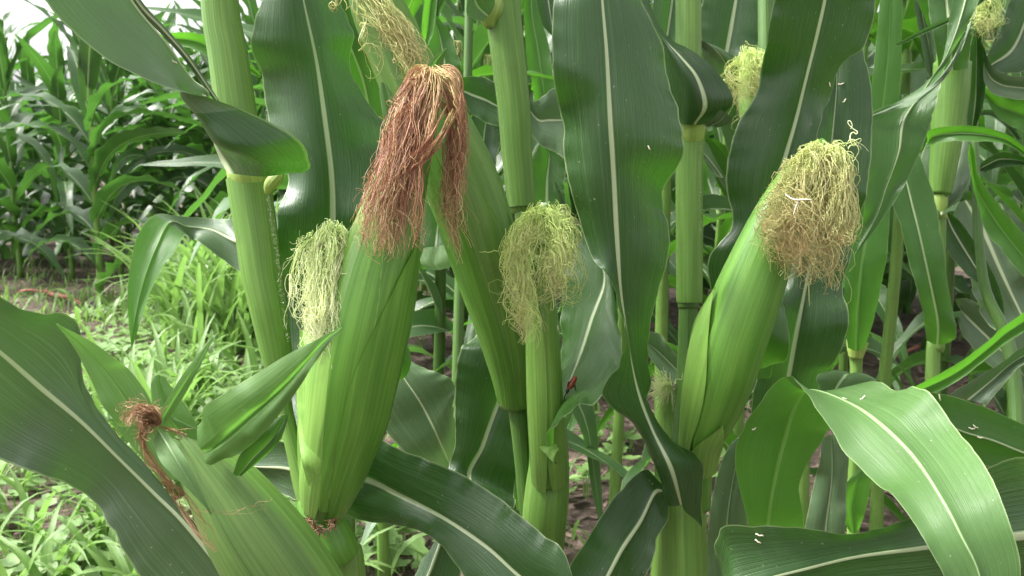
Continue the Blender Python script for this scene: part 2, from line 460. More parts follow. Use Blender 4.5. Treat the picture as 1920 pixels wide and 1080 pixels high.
def silk(parent, rows, mat, count, seed=1, curl=5.0, rad=0.00036, npt=34, shell=0.55, fly=0.06, short=0.35, freq=4.5, label=None):
    """rows: root -> ends, (px,py,depth,half width px across,half depth m); strands wander inside that bundle"""
    rnd = random.Random(seed)
    Rw = catmull(np.array(rows, float), 60)
    dirs = np.gradient(Rw[:, :2], axis=0); dirs /= np.linalg.norm(dirs, axis=1, keepdims=True) + 1e-9
    out = []
    def pick():
        return dict(a=rnd.uniform(0, 6.283), rho=rnd.uniform(shell, 1.0) if rnd.random() < 0.8 else rnd.uniform(0, 1), da=rnd.gauss(0, 1.0), dr=rnd.gauss(0, 0.20),
                    s1=1 - abs(rnd.gauss(0, short)) * 0.8, ph=[rnd.uniform(0, 6.283) for _ in range(4)],
                    f1=freq * rnd.uniform(0.6, 1.4), f2=freq * rnd.uniform(1.6, 2.8), am=curl * rnd.uniform(0.3, 1.0) * (1.8 if rnd.random() < .3 else 1), q=rnd.random())
    clumps = [pick() for _ in range(max(2, count // 11))]
    for i in range(int(count * 1.2)):
        free = rnd.random() < 0.30
        c = pick() if free else rnd.choice(clumps)
        ja, jr = (0, 0) if free else (rnd.gauss(0, .10), rnd.gauss(0, .05))
        ja2, jr2 = (0, 0) if free else (rnd.gauss(0, .30), rnd.gauss(0, .12))
        jf = rnd.gauss(0, .25); jp = rnd.gauss(0, .35)
        s0 = rnd.uniform(0, 0.10) if rnd.random() < 0.75 else rnd.uniform(0, 0.5)
        s1 = min(1.0, max(c['s1'] + (0 if free else rnd.gauss(0, .07)), s0 + 0.25))
        isfly = rnd.random() < fly
        P = []
        p1, p2, p3, p4 = c['ph']; p1 += jp; p2 += rnd.uniform(-1, 1); p3 += jp
        f1 = c['f1'] + jf; f2 = c['f2'] + jf; am = c['am'] * rnd.uniform(.7, 1.2)
        fa = rnd.uniform(-2.2, 2.2); fm = rnd.uniform(15, 45) if isfly else 0
        for q in np.linspace(0, 1, npt):
            s = s0 + (s1 - s0) * q
            r = Rw[min(59, int(s * 59))] * (1 - (s * 59) % 1) + Rw[min(59, int(s * 59) + 1)] * ((s * 59) % 1)
            d = dirs[min(59, int(s * 59))]
            a = c['a'] + ja + (c['da'] + ja2) * q; rh = max(.05, min(1.15, abs(c['rho'] + jr + (c['dr'] + jr2) * q)))
            cx = rh * math.cos(a); cz = rh * math.sin(a)
            wob = 1.5 * am * math.sin(f1 * q * 2 + p1) * (0.3 + 0.7 * q) + 0.55 * am * math.sin(f2 * q * 1.5 + p2)
            wal = 1.3 * am * math.sin(f1 * 1.3 * q * 2 + p3) * (0.2 + q) + 0.5 * am * math.cos(f2 * q * 1.5 + p2)
            across = cx * r[3] + wob
            wob += 1.1 * am * math.sin(f2 * q * 2.4 + p4) * q * q; across = cx * r[3] + wob; wal += 1.0 * am * math.cos(f2 * q * 2.4 + p4) * q * q
            px = r[0] - d[1] * across + d[0] * wal + fm * q * q * math.cos(fa)
            py = r[1] + d[0] * across + d[1] * wal + fm * q * q * math.sin(fa)
            z = r[2] - cz * r[4] + 0.0024 * math.sin(f2 * q * 1.3 + p4)
            P.append(at(px, py, z))
        out.append((P, 0.85 * rad * rnd.uniform(0.5, 1.2), min(1, max(0, .75 * c['q'] + .25 * rnd.random()))))
    o = link('silk', strand_mesh('silk', out, mat), parent)
    if label: o['label'] = label
    return o

def fuzz(parent, p0, p1, count, ln, seed=1, name='fuzz', spread=2.0):
    """short hairs standing along an edge"""
    rnd = random.Random(seed); out = []
    for i in range(count):
        t = rnd.random()
        a = [p0[j] * (1 - t) + p1[j] * t for j in range(3)]
        P0 = at(a[0] + rnd.uniform(-spread, spread), a[1], a[2])
        dirv = np.array([rnd.gauss(0, 1), -abs(rnd.gauss(0, 1)), rnd.gauss(0, .6)]); dirv /= np.linalg.norm(dirv)
        out.append(([P0, P0 + dirv * ln * rnd.uniform(.4, 1)], 0.00009, rnd.random()))
    return link(name, strand_mesh(name, out, M_HAIR), parent)
# ------------------------------------------------------------------ the plants in front
def gpy(d):
    """pixel row where a point at depth d meets the ground"""
    return 540 + (H / d - _sp) / _cp * FPX

def upper_leaves(parent, x, y, z, mat, seed, n=3, length=0.6):
    """blades above the picture's top edge, generic but real"""
    rnd = random.Random(seed)
    for i in range(n):
        az = rnd.uniform(-0.5, 0.5) + (math.pi if i % 2 else 0) + rnd.uniform(-.4, .4)
        me = gen_leaf_mesh(rnd, length * rnd.uniform(.8, 1), 0.075, rnd.uniform(20, 35), rnd.uniform(60, 110), mat, 26, 9)
        o = link('leaf', me, parent)
        pl = Vector((x, y, z + i * 0.16)) - parent.location
        o.location = pl; o.rotation_euler = (0, 0, az)

def gen_leaf_mesh(rnd, length, width, a0, bend, mat, n=20, k=7, wavamp=1.0):
    """a maize blade growing from the origin along +X: starts a0 degrees off the vertical, bends over by 'bend' degrees"""
    ang = math.radians(a0); P = [np.zeros(3)]
    ds = length / (n - 1); side = rnd.uniform(-.25, .25); tw0 = rnd.uniform(-.3, .3); tw1 = rnd.uniform(-1.3, 1.3)
    yaw = 0; As = [ang]
    kpos = rnd.uniform(.3, .6); ksh = rnd.uniform(1.5, 6)
    for i in range(1, n):
        q = i / (n - 1)
        wgt = math.exp(-((q - kpos) * ksh) ** 2) + 0.25
        ang += math.radians(bend) * wgt / n * 1.6
        ang = min(ang, math.radians(172))
        yaw += side / n * 2.5
        P.append(P[-1] + ds * np.array([math.sin(ang) * math.cos(yaw), math.sin(ang) * math.sin(yaw), math.cos(ang)]))
        As.append(ang)
    P = np.array(P); q = np.linspace(0, 1, n)
    prof = width * (0.45 + 0.55 * np.clip(q / 0.22, 0, 1) ** .7) * np.clip((1 - q) / 0.62, 0, 1) ** 0.75
    prof = np.maximum(prof, 0.0015)
    T = np.gradient(P, axis=0); T /= np.linalg.norm(T, axis=1, keepdims=True)
    Zs = np.cross(T, np.array([0, 0, 1.0])); Zs /= np.linalg.norm(Zs, axis=1, keepdims=True) + 1e-9
    Nn = np.cross(Zs, T)
    tw = tw0 + tw1 * q ** 1.5
    X = Zs * np.cos(tw)[:, None] + Nn * np.sin(tw)[:, None]
    Y = -Zs * np.sin(tw)[:, None] + Nn * np.cos(tw)[:, None]
    U = np.linspace(-1, 1, k)
    p1, p2 = rnd.uniform(0, 6), rnd.uniform(0, 6); wl = rnd.uniform(.09, .16)
    s = q * length
    wv = np.where(U[None, :] > 0, np.sin(6.283 * s / wl + p1)[:, None], np.sin(6.283 * s / wl * 0.87 + p2)[:, None])
    V = P[:, None] + X[:, None] * (U[None, :, None] * prof[:, None, None] / 2)
    cup = 0.22 * prof[:, None] * np.abs(U)[None, :] * (1 - 0.6 * q[:, None])
    V = V + Y[:, None] * (cup + wavamp * 0.10 * prof[:, None] * (np.abs(U) ** 1.5)[None, :] * wv)[:, :, None]
    uv = np.stack([np.repeat(U[None, :], n, 0), np.repeat(q[:, None], k, 1)], -1).reshape(-1, 2)
    return new_mesh('leaf', V.reshape(-1, 3), grid_faces(n, k), uv, mat)

def plant(px, d, label, group=None):
    g = at(px, gpy(d), d); g[2] = 0
    return empty('maize_plant', g, label, 'maize plant', group)

# ================= plant A: stout stalk left of centre, big ear with red-brown silk
PA = plant(700, .62, 'maize plant with the fattest ear, long red-brown silk hanging over its tip', 'maize plants in the front row')
stA = [(395, -700, .63, 22), (398, -250, .63, 27), (410, 0, .63, 29), (425, 100, .63, 31), (441, 210, .63, 33), (464, 330, .63, 36), (476, 400, .63, 34), (492, 510, .63, 31), (512, 610, .63, 26), (524, 680, .635, 19),
       (533, 760, .64, 15), (554, 850, .64, 16), (575, 925, .64, 21), (606, 985, .64, 30), (632, 1040, .64, 38), (655, 1100, .64, 32), (680, 1700, .63, 30), (700, gpy(.62) + 5, .62, 34)]
sA = tube('stalk', PA, stA, M_STALK, n=130, rib=.012)
# sheath below the collar, a node lump, and the furry seam
shA = [(468, 333, .63, 39.5), (474, 380, .63, 38), (483, 440, .63, 37), (492, 510, .63, 35.5), (504, 570, .63, 33), (513, 620, .632, 30), (522, 672, .634, 26), (528, 720, .637, 19)]
tube('sheath', PA, shA, M_SHEATH, n=50, rib=.01, nr=7)
shA0 = [(398, -260, .63, 31), (410, 0, .63, 33), (425, 100, .63, 35), (441, 210, .63, 36), (461, 325, .63, 35)]
tube('sheath', PA, shA0, M_SHEATH, n=50, rib=.01, nr=7)
wrap('sheath', sA, shA, 0, .97, .55, 1.5, .0010, M_SHEATH, root=1)
wrap('sheath', sA, shA0, 0, 1, -.9, 1.6, .0009, M_SHEATH, root=1)
fuzz(sA, (502, 360, .612), (522, 500, .612), 150, .0022, 1, spread=2.5)
fuzz(sA, (522, 500, .612), (540, 640, .615), 130, .0022, 2, spread=2.5)
tube('sheath', PA, [(580, 935, .63, 26), (598, 965, .625, 38), (620, 1010, .625, 44), (628, 1030, .625, 44), (634, 1042, .627, 40)], M_HUSK, n=24, rib=.02)
# collar and blade curling round the stalk towards the upper left
collA = tube('collar', PA, [(467, 312, .628, 40), (468, 326, .628, 41.5), (470, 342, .629, 40), (472, 356, .63, 37)], M_COLLAR, n=12)
tube('ligule', collA, [(528, 322, .608, 8), (518, 334, .606, 13), (506, 348, .605, 12), (500, 364, .606, 4)], M_COLLAR, n=10, k=12)
leaf(PA, [
    [(541, 326, .598), (490, 331, .572), (430, 325, .60)],
    [(583, 314, .580), (480, 304, .555), (416, 298, .605)],
    [(562, 263, .560), (418, 272, .540), (402, 262, .60)],
    [(480, 215, .548), (378, 226, .540), (388, 212, .59)],
    [(410, 189, .537), (340, 184, .535), (398, 172, .575)],
    [(322, 167, .520), (330, 152, .53), (362, 143, .57)],
    [(190, 105, .500), (265, 95, .52), (318, 80, .55)],
    [(82, 0, .470), (165, -5, .50), (252, 0, .53)],
    [(20, -130, .45), (90, -140, .47), (165, -150, .50)],
    [(-40, -260, .44), (0, -270, .45), (50, -280, .47)]],
    M_GREY_SHEEN, us=(-1, -.5, .0), mat2=M_DARK, split=.36, seed=3, wav=.0, bulge=0.0, rip=.0006, name='leaf', label='blade wrapping the stalk, shaded dark outside, grey with sky sheen inside', n=80)  # outer shade and inner sheen painted as two leaf materials
tube('leaf_rib', PA, [(408, 190, .576, 3), (392, 168, .574, 5), (348, 105, .561, 6.5), (302, 53, .548, 7.5), (252, -3, .533, 8.5), (165, -150, .505, 8)], M_GREY_SHEEN, n=30, k=12)
# broad blade standing behind the stalk
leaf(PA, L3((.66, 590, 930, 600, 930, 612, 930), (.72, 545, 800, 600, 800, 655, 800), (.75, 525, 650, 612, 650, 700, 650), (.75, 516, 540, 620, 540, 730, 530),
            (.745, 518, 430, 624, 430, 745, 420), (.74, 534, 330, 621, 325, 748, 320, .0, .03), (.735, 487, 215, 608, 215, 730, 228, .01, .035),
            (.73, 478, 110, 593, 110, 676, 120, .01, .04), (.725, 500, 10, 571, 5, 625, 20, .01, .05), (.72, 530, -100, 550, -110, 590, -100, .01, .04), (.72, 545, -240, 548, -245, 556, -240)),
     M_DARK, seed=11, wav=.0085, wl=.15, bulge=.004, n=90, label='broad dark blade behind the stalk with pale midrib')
# arching blade that folds over left of the stalk
leaf(PA, L3((.70, 520, 395, 520, 440, 520, 500), (.73, 450, 408, 455, 455, 456, 512), (.74, 408, 410, 398, 432, 372, 452, .01, -.015), (.735, 335, 405, 350, 425, 362, 452),
            (.72, 292, 403, 318, 418, 347, 440), (.70, 262, 432, 294, 462, 334, 462), (.69, 246, 485, 274, 515, 304, 500),
            (.685, 239, 545, 260, 568, 284, 545), (.68, 241, 600, 252, 612, 265, 600), (.68, 246, 648, 247, 650, 249, 648)),
     M_LIT, seed=5, wav=.001, bulge=.001, rip=.0004, mat2=M_GREY_SHEEN, split=.44, label='narrow blade folded over and hanging to a point')  # top of the fold coloured grey for its skyward sheen
# the big ear
earA = [(603, 960, .615, 34), (618, 900, .605, 52), (634, 840, .60, 62), (648, 780, .595, 72), (664, 690, .59, 78), (684, 600, .587, 78), (708, 500, .587, 70),
        (735, 410, .59, 56), (765, 310, .595, 42), (792, 220, .60, 30), (810, 150, .60, 14), (816, 120, .60, 4)]
EA = tube('ear', PA, earA, M_HUSK, n=90, k=56, rib=.006, nr=15)
wrap('husk_leaf', EA, earA, .02, .80, -.9, 1.15, .0012, M_HUSK2, point=1, taper=.55)
wrap('husk_leaf', EA, earA, .0, .62, .95, 1.0, .0022, M_HUSK, taper=.5)
wrap('husk_leaf', EA, earA, .05, .97, .15, .7, .0016, M_HUSK, taper=.6, root=.35)
leaf(EA, L3((.60, 590, 955, 605, 965, 622, 960), (.58, 566, 870, 590, 880, 625, 890), (.585, 554, 780, 575, 790, 605, 800, .02, -.01), (.60, 553, 700, 570, 700, 590, 710, .02, -.01),
            (.61, 560, 620, 570, 620, 580, 625)), M_HUSK2, us=(0, .06, .12), seed=4, wav=0, rip=.0003, bulge=0, name='husk_leaf', label='outer husk on the left edge', n=40, k=9)
leaf(EA, L3((.60, 570, 940, 640, 965, 655, 945), (.585, 585, 900, 622, 930, 668, 880), (.58, 640, 880, 655, 870, 672, 850)), M_HUSK2, us=(0, .08, .16), seed=9, wav=0, bulge=0, name='husk_leaf', n=24, k=9)
# torn papery rim where the shank leaves the sheath
rn = random.Random(4); torn = []
for i in range(70):
    t = rn.random(); x = 574 + 56 * t; y = 972 + 22 * math.sin(3.1 * t) + rn.uniform(-4, 4)
    P0 = at(x, y, .600 - .017 * math.sin(3.1 * t)); dv = np.array([rn.gauss(0, .5), -.3, rn.uniform(-.9, .7)]); dv /= np.linalg.norm(dv)
    torn.append(([P0, P0 + dv * .003, P0 + dv * .005 + np.array([rn.gauss(0, .001), 0, 0])], .0005, 0))
link('torn_rim', strand_mesh('torn_rim', torn, M_DRY, 4), EA)
silk(EA, [(812, 128, .588, 10, .010), (792, 155, .582, 32, .014), (762, 225, .574, 34, .016), (742, 300, .566, 36, .016), (722, 370, .560, 40, .016), (708, 430, .555, 36, .015), (704, 480, .552, 26, .012)],
     S_RED, 260, seed=21, curl=8, fly=.05, rad=.00032, freq=5, label='left fall of red-brown silk')
silk(EA, [(812, 128, .586, 10, .008), (805, 160, .576, 30, .010), (790, 230, .566, 26, .010), (768, 300, .560, 24, .010), (760, 370, .556, 30, .012), (758, 430, .553, 34, .012), (765, 475, .552, 22, .010)],
     S_RED, 90, seed=25, curl=9, fly=.05, rad=.00032, freq=5)
silk(EA, [(815, 128, .588, 14, .010), (838, 160, .58, 26, .013), (852, 220, .578, 18, .012), (848, 300, .575, 20, .010), (842, 370, .573, 18, .009), (850, 430, .571, 16, .006), (866, 485, .57, 6, .004)],
     S_RED, 130, seed=22, curl=7, fly=.03, rad=.00032, freq=5, label='right fall of red-brown silk')
silk(EA, [(850, 200, .566, 12, .004), (810, 270, .556, 14, .004), (760, 320, .552, 12, .004), (725, 350, .55, 12, .004)], S_RED, 40, seed=23, curl=4, rad=.00032, label='strand bundle twisted across the ear')
leaf(EA, L3((.60, 780, 190, 800, 190, 820, 190), (.598, 790, 150, 808, 150, 826, 150), (.595, 806, 115, 818, 118, 830, 120), (.59, 836, 90, 837, 91, 838, 92)), M_FLAG, seed=8, wav=.001, name='husk_leaf', n=24, k=9, label='pale husk tip above the silk')
leaf(EA, L3((.605, 735, 330, 750, 330, 765, 330), (.60, 722, 240, 738, 235, 755, 235), (.60, 712, 180, 724, 178, 745, 190), (.60, 712, 153, 718, 154, 726, 160)), M_FLAG, seed=8, wav=.001, name='husk_leaf', n=24, k=9, label='pale husk tip left of the silk')
leaf(EA, L3((.575, 740, 370, 765, 380, 790, 380), (.57, 742, 345, 758, 345, 775, 345), (.565, 733, 322, 736, 323, 740, 326)), M_HUSK, us=(0, .1, .2), seed=8, wav=0, name='husk_leaf', n=24, k=9)
# (the shoot itself hides behind)
# second, younger shoot beside the big ear: only its pale silk shows
EA2 = tube('ear', PA, [(575, 900, .64, 16), (588, 800, .63, 30), (600, 700, .622, 36), (612, 600, .618, 36), (622, 500, .615, 30), (630, 430, .612, 14)], M_HUSK2, n=40, k=32)
silk(EA2, [(632, 420, .592, 18, .012), (622, 450, .585, 36, .014), (612, 510, .578, 40, .013), (606, 570, .573, 38, .012), (604, 620, .572, 34, .010), (612, 660, .572, 26, .006)],
     S_PALE, 380, seed=31, curl=9, fly=.2, shell=.5, rad=.0003, freq=6, label='cream pale-green silk')
silk(EA2, [(600, 440, .58, 10, .006), (570, 470, .575, 20, .008), (552, 520, .572, 26, .008), (560, 600, .572, 26, .008)], S_PALE, 36, seed=32, curl=11, fly=.4, shell=.3, rad=.00026)
upper_leaves(PA, *at(400, -260, .63), M_MID, 5, 2, .55)

# ================= plant B: middle plant with two ears
PB = plant(1005, .72, 'maize plant with two slender ears, the front one topped by yellow-green silk', 'maize plants in the front row')
stB = [(925, -700, .74, 24), (935, -250, .74, 26), (943, 0, .74, 29), (960, 160, .74, 28), (972, 300, .74, 25), (979, 385, .74, 23), (984, 392, .74, 20), (990, 480, .74, 20),
       (1003, 620, .73, 24), (1022, 760, .71, 34), (1028, 860, .70, 39), (1024, 960, .70, 40), (1018, 1080, .70, 36), (1008, 1500, .715, 30), (1005, gpy(.72) + 5, .72, 34)]
sB = tube('stalk', PB, stB, M_STALK, n=120, rib=.012)
tube('sheath', PB, [(940, -30, .74, 32), (949, 60, .74, 31.5), (964, 190, .74, 29.5), (971, 290, .74, 27.5), (978, 372, .74, 25.5), (979, 388, .74, 25)], M_SHEATH, n=50, rib=.01)
tube('sheath', PB, [(1030, 850, .685, 33), (1028, 900, .685, 40), (1022, 970, .685, 42), (1018, 1040, .69, 39), (1014, 1200, .70, 34), (1012, 1300, .71, 30)], M_SHEATH, n=50, rib=.014)
fuzz(sB, (923, 50, .722), (948, 380, .722), 200, .0022, 7, spread=4)
tube('collar', PB, [(925, 0, .735, 26), (920, 18, .73, 27), (918, 38, .73, 18), (920, 52, .73, 8)], M_COLLAR, n=12)
leaf(PB, L3((.72, 905, 40, 915, 30, 930, 10), (.71, 880, 32, 895, 10, 925, -10), (.70, 872, 20, 890, -20, 930, -40), (.69, 880, -60, 900, -80, 940, -90)), M_GREY_SHEEN, seed=2, wav=.002, n=30, k=13)
wrap('sheath', sB, [(940, -30, .74, 32), (949, 60, .74, 31.5), (964, 190, .74, 29.5), (971, 290, .74, 27.5), (978, 372, .74, 25.5), (979, 388, .74, 25)], 0, 1, 1.2, 1.9, .0009, M_SHEATH, root=1)
earB1 = [(966, 756, .70, 31), (960, 700, .69, 36), (945, 620, .68, 46), (922, 530, .672, 56), (897, 440, .667, 64), (865, 350, .663, 68), (826, 265, .66, 66), (784, 185, .66, 60), (740, 95, .66, 52), (700, 0, .66, 46), (672, -80, .66, 26), (655, -140, .66, 6)]
tube('shank', PB, [(968, 750, .70, 18), (974, 800, .70, 17), (980, 870, .70, 15), (990, 960, .70, 16), (1010, 1010, .705, 18)], M_STALKD, n=30, k=20)
EB1 = tube('ear', PB, earB1, M_SHEATH, n=80, k=48, rib=.008, nr=11)
EB1['label'] = 'long smooth ear leaning left behind the red-brown silk'
tube('node', EB1, [(969, 762, .70, 20), (968, 756, .70, 32), (967, 748, .70, 34), (966, 738, .70, 31)], M_STALK, n=12)
wrap('husk_leaf', EB1, earB1, .02, .55, -.3, 1.25, .001, M_HUSK, taper=.45)
wrap('husk_leaf', EB1, earB1, .03, .95, .75, 1.0, .0014, M_SHEATH, taper=.6)
leaf(EB1, L3((.66, 925, 470, 950, 480, 985, 470), (.655, 918, 400, 940, 405, 962, 420), (.655, 916, 360, 925, 360, 940, 375), (.655, 917, 325, 918, 326, 920, 328)), M_FLAG, seed=6, wav=.001, name='husk_leaf', n=30, k=11, label='pointed pale husk tip')
silk(EB1, [(665, -40, .625, 20, .01), (700, 5, .618, 34, .012), (735, 50, .615, 28, .01), (762, 95, .613, 22, .008), (780, 135, .612, 14, .006)], S_GOLD, 150, seed=41, curl=7, fly=.08)
silk(EB1, [(690, 10, .614, 30, .003), (710, 60, .612, 30, .003), (722, 110, .612, 20, .003)], S_GOLD, 14, seed=42, curl=12, fly=.3)
silk(EB1, [(640, -60, .60, 6, .004), (630, 0, .60, 5, .003), (622, 24, .60, 4, .002)], S_GOLD, 7, seed=43, curl=5)
earB2 = [(1030, 900, .675, 26), (1027, 850, .66, 26), (1023, 760, .65, 27), (1020, 680, .645, 26), (1017, 600, .64, 23.5), (1012, 530, .64, 22), (1012, 470, .64, 17), (1022, 410, .64, 12), (1032, 378, .64, 4)]
EB2 = tube('ear', PB, earB2, M_HUSK, n=80, k=44, rib=.01, nr=13)
EB2['label'] = 'slender ear with yellow-green silk mop'
wrap('husk_leaf', EB2, earB2, .0, .9, .7, .95, .0012, M_HUSK2, taper=.6)
wrap('husk_leaf', EB2, earB2, .0, .75, -.8, .9, .0018, M_HUSK2, taper=.5)
leaf(EB2, L3((.632, 985, 470, 1000, 475, 1015, 470), (.628, 985, 420, 1002, 415, 1020, 425), (.626, 1005, 395, 1015, 390, 1030, 400), (.626, 1040, 376, 1041, 377, 1043, 380)), M_FLAG, seed=6, wav=.001, name='husk_leaf', n=24, k=11)
silk(EB2, [(1028, 385, .622, 12, .008), (998, 420, .614, 30, .010), (972, 460, .608, 34, .012), (968, 510, .606, 30, .012), (975, 560, .606, 30, .010), (982, 600, .606, 26, .007), (980, 634, .606, 14, .004)],
     S_GREEN, 150, seed=51, curl=11, fly=.14, short=.4, shell=.4, rad=.0003, freq=6)
silk(EB2, [(1030, 385, .622, 14, .008), (1044, 430, .615, 24, .010), (1052, 480, .61, 24, .012), (1044, 530, .608, 24, .010), (1030, 570, .607, 22, .006)], S_GREEN, 110, seed=52, curl=12, fly=.14, rad=.0003, freq=6, shell=.4)
silk(EB2, [(1028, 390, .618, 20, .006), (1020, 440, .61, 30, .004), (1010, 500, .604, 40, .004), (1006, 545, .602, 36, .004)], S_GREEN, 40, seed=54, curl=14, fly=.1, rad=.0003, freq=6, shell=.1)
silk(EB2, [(940, 468, .60, 2, .001), (905, 473, .60, 2, .001), (876, 470, .59, 2, .001)], S_GREEN, 1, seed=53, curl=2)
leaf(PB, [[(1048, 880, .69), (1052, 880, .69), (1058, 872, .69)],
          [(1040, 800, .69), (1044, 800, .66), (1030, 862, .615)],
          [(1040, 770, .69), (1052, 760, .66), (1034, 812, .605)],
          [(1045, 725, .70), (1066, 718, .675), (1072, 775, .605)],
          [(1050, 680, .71), (1087, 664, .69), (1130, 738, .62)],
          [(1050, 590, .72), (1108, 598, .70), (1166, 680, .64)],
          [(1056, 500, .73), (1133, 520, .71), (1153, 590, .69)],
          [(1062, 440, .74), (1108, 462, .725), (1128, 500, .73)],
          [(1050, 385, .75), (1066, 392, .74), (1080, 425, .75)], [(1040, 340, .75), (1045, 345, .75), (1050, 360, .75)]],
     M_MID, seed=12, wav=.001, bulge=.001, rip=.0022, label='blade behind the front ear with a rippled curled margin')
leaf(PB, L3((.612, 1034, 838, 1042, 834, 1048, 842), (.606, 1022, 836, 1029, 842, 1042, 850), (.604, 1010, 838, 1023, 852, 1036, 866)), M_HUSK2, seed=2, wav=.0, n=14, k=7, label='pale curled leaf tip')
leaf(PB, L3((.74, 990, 960, 985, 990, 970, 1010), (.80, 850, 900, 882, 905, 962, 945), (.80, 853, 830, 905, 835, 975, 870), (.80, 852, 740, 934, 755, 1000, 780), (.80, 862, 660, 966, 672, 1030, 660), (.81, 900, 612, 988, 600, 1050, 570), (.82, 985, 500, 1030, 510, 1060, 480), (.83, 1045, 400, 1048, 402, 1050, 400)),
     M_DARK, seed=13, wav=.006, bulge=.003, label='dark blade with bright midrib between the two ears and the big ear')
leaf(PB, L3((.78, 850, 985, 880, 905, 960, 950), (.76, 800, 1040, 838, 985, 868, 1060), (.74, 740, 1140, 800, 1085, 850, 1160), (.72, 690, 1240, 740, 1200, 800, 1250), (.72, 690, 1350, 695, 1352, 700, 1350)), M_DARK, seed=14, wav=.004)
upper_leaves(PB, *at(935, -260, .74), M_MID, 8, 2, .55)

# ================= plant D: right of centre, ear tipped right, huge blade rising in front
PD = plant(1285, .68, 'maize plant with a smooth ear leaning right and a huge blade reaching the top edge', 'maize plants in the front row')
stD = [(1290, -700, .70, 20), (1290, -200, .70, 21), (1291, 0, .70, 22), (1291, 150, .70, 22), (1291, 300, .70, 21), (1291, 560, .70, 20), (1291, 572, .70, 18), (1288, 700, .70, 19), (1284, 820, .69, 24),
       (1283, 930, .68, 34), (1283, 1000, .68, 36), (1285, 1100, .68, 34), (1285, 1500, .68, 28), (1285, gpy(.68) + 5, .68, 32)]
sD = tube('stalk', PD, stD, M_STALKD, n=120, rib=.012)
tube('sheath', PD, [(1290, -220, .70, 23), (1291, 0, .70, 24), (1291, 120, .70, 24), (1291, 225, .70, 23)], M_SHEATH, n=30, rib=.008)
tube('sheath', PD, [(1296, 240, .70, 28), (1293, 262, .70, 25), (1291, 320, .70, 24), (1291, 450, .70, 23.5), (1291, 545, .70, 23), (1291, 567, .70, 22)], M_SHEATH, n=50, rib=.012, nr=6)
tube('sheath', PD, [(1284, 900, .675, 38), (1283, 950, .675, 41), (1283, 1000, .675, 42), (1285, 1100, .675, 42), (1285, 1300, .678, 36)], M_SHEATH, n=40, rib=.012)
wrap('sheath', sD, [(1296, 240, .70, 28), (1293, 262, .70, 25), (1291, 320, .70, 24), (1291, 450, .70, 23.5), (1291, 545, .70, 23), (1291, 567, .70, 22)], .02, 1, -1.0, 1.7, .0009, M_SHEATH, root=1)
fuzz(sD, (1312, 265, .685), (1314, 440, .685), 110, .002, 9, spread=2)
tube('collar', PD, [(1296, 222, .695, 27), (1296, 236, .695, 27.5), (1295, 250, .696, 26), (1294, 262, .70, 24)], M_COLLAR, n=16)
leaf(PD, [[(1268, 228, .69), (1292, 234, .672), (1325, 233, .69)],
          [(1258, 190, .69), (1298, 200, .660), (1374, 192, .67)],
          [(1250, 145, .69), (1290, 150, .655), (1342, 131, .67)],
          [(1246, 105, .69), (1265, 108, .66), (1300, 96, .67)],
          [(1236, 62, .68), (1240, 68, .67), (1250, 66, .68)],
          [(1195, 0, .69), (1200, 5, .69), (1215, 0, .70)], [(1150, -90, .70), (1160, -90, .70), (1170, -90, .70)]],
     M_DARK, us=(-.9, -.4, .9), seed=15, wav=.0, bulge=.0, rip=.0003, label='short folded blade above the yellow collar')
leaf(PD, L3((.68, 1318, 236, 1335, 236, 1345, 240), (.675, 1335, 225, 1350, 228, 1368, 232), (.67, 1350, 205, 1362, 212, 1374, 222)), M_GREY_SHEEN, seed=2, wav=0, name='auricle', bulge=.001, n=16, k=9)
leaf(PD, [[(1250, 942, .64), (1278, 948, .632), (1312, 988, .64)],
          [(1222, 872, .635), (1258, 878, .612), (1320, 868, .64)],
          [(1190, 806, .62), (1226, 812, .612), (1270, 830, .64)],
          [(1134, 746, .59), (1203, 752, .610), (1232, 788, .635)],
          [(1163, 688, .585), (1187, 690, .605), (1207, 735, .63)],
          [(1155, 615, .585), (1175, 618, .595), (1201, 640, .62)],
          [(1133, 530, .585), (1163, 532, .59), (1240, 545, .60)],
          [(1092, 430, .585), (1156, 430, .585), (1269, 440, .60)],
          [(1064, 330, .58), (1151, 330, .58), (1264, 360, .60)],
          [(1046, 220, .58), (1144, 220, .575), (1254, 262, .60)],
          [(1040, 100, .58), (1138, 100, .575), (1251, 150, .595)],
          [(1042, 0, .58), (1130, 0, .575), (1222, 20, .59)],
          [(1062, -120, .58), (1122, -130, .575), (1180, -120, .58)],
          [(1100, -290, .57), (1108, -300, .57), (1116, -290, .57)]],
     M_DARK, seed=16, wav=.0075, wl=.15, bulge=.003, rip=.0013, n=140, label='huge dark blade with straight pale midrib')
leaf(PD, L3((.655, 1240, 905, 1245, 920, 1250, 950), (.65, 1216, 880, 1227, 925, 1242, 985), (.645, 1180, 905, 1202, 975, 1222, 1020), (.63, 1120, 985, 1166, 1030, 1208, 1095), (.61, 1062, 1068, 1126, 1105, 1185, 1165),
            (.59, 1030, 1180, 1070, 1200, 1120, 1240), (.58, 1030, 1320, 1035, 1322, 1040, 1320)), M_DARK, seed=17, wav=.003, label='dark blade running down to the lower left')
earD = [(1306, 875, .665, 26), (1312, 830, .655, 32), (1328, 780, .645, 46), (1348, 715, .637, 58), (1369, 640, .632, 62), (1397, 560, .63, 61), (1428, 480, .63, 54), (1462, 400, .632, 45), (1500, 330, .637, 34), (1532, 280, .64, 18), (1545, 262, .64, 5)]
ED = tube('ear', PD, earD, M_HUSK, n=90, k=56, rib=.008, nr=17)
wrap('husk_leaf', ED, earD, .06, .9, .6, 1.2, .0010, M_HUSK, taper=.6)
wrap('husk_leaf', ED, earD, .0, .5, -1.0, .75, .0020, M_HUSK2, taper=.5)
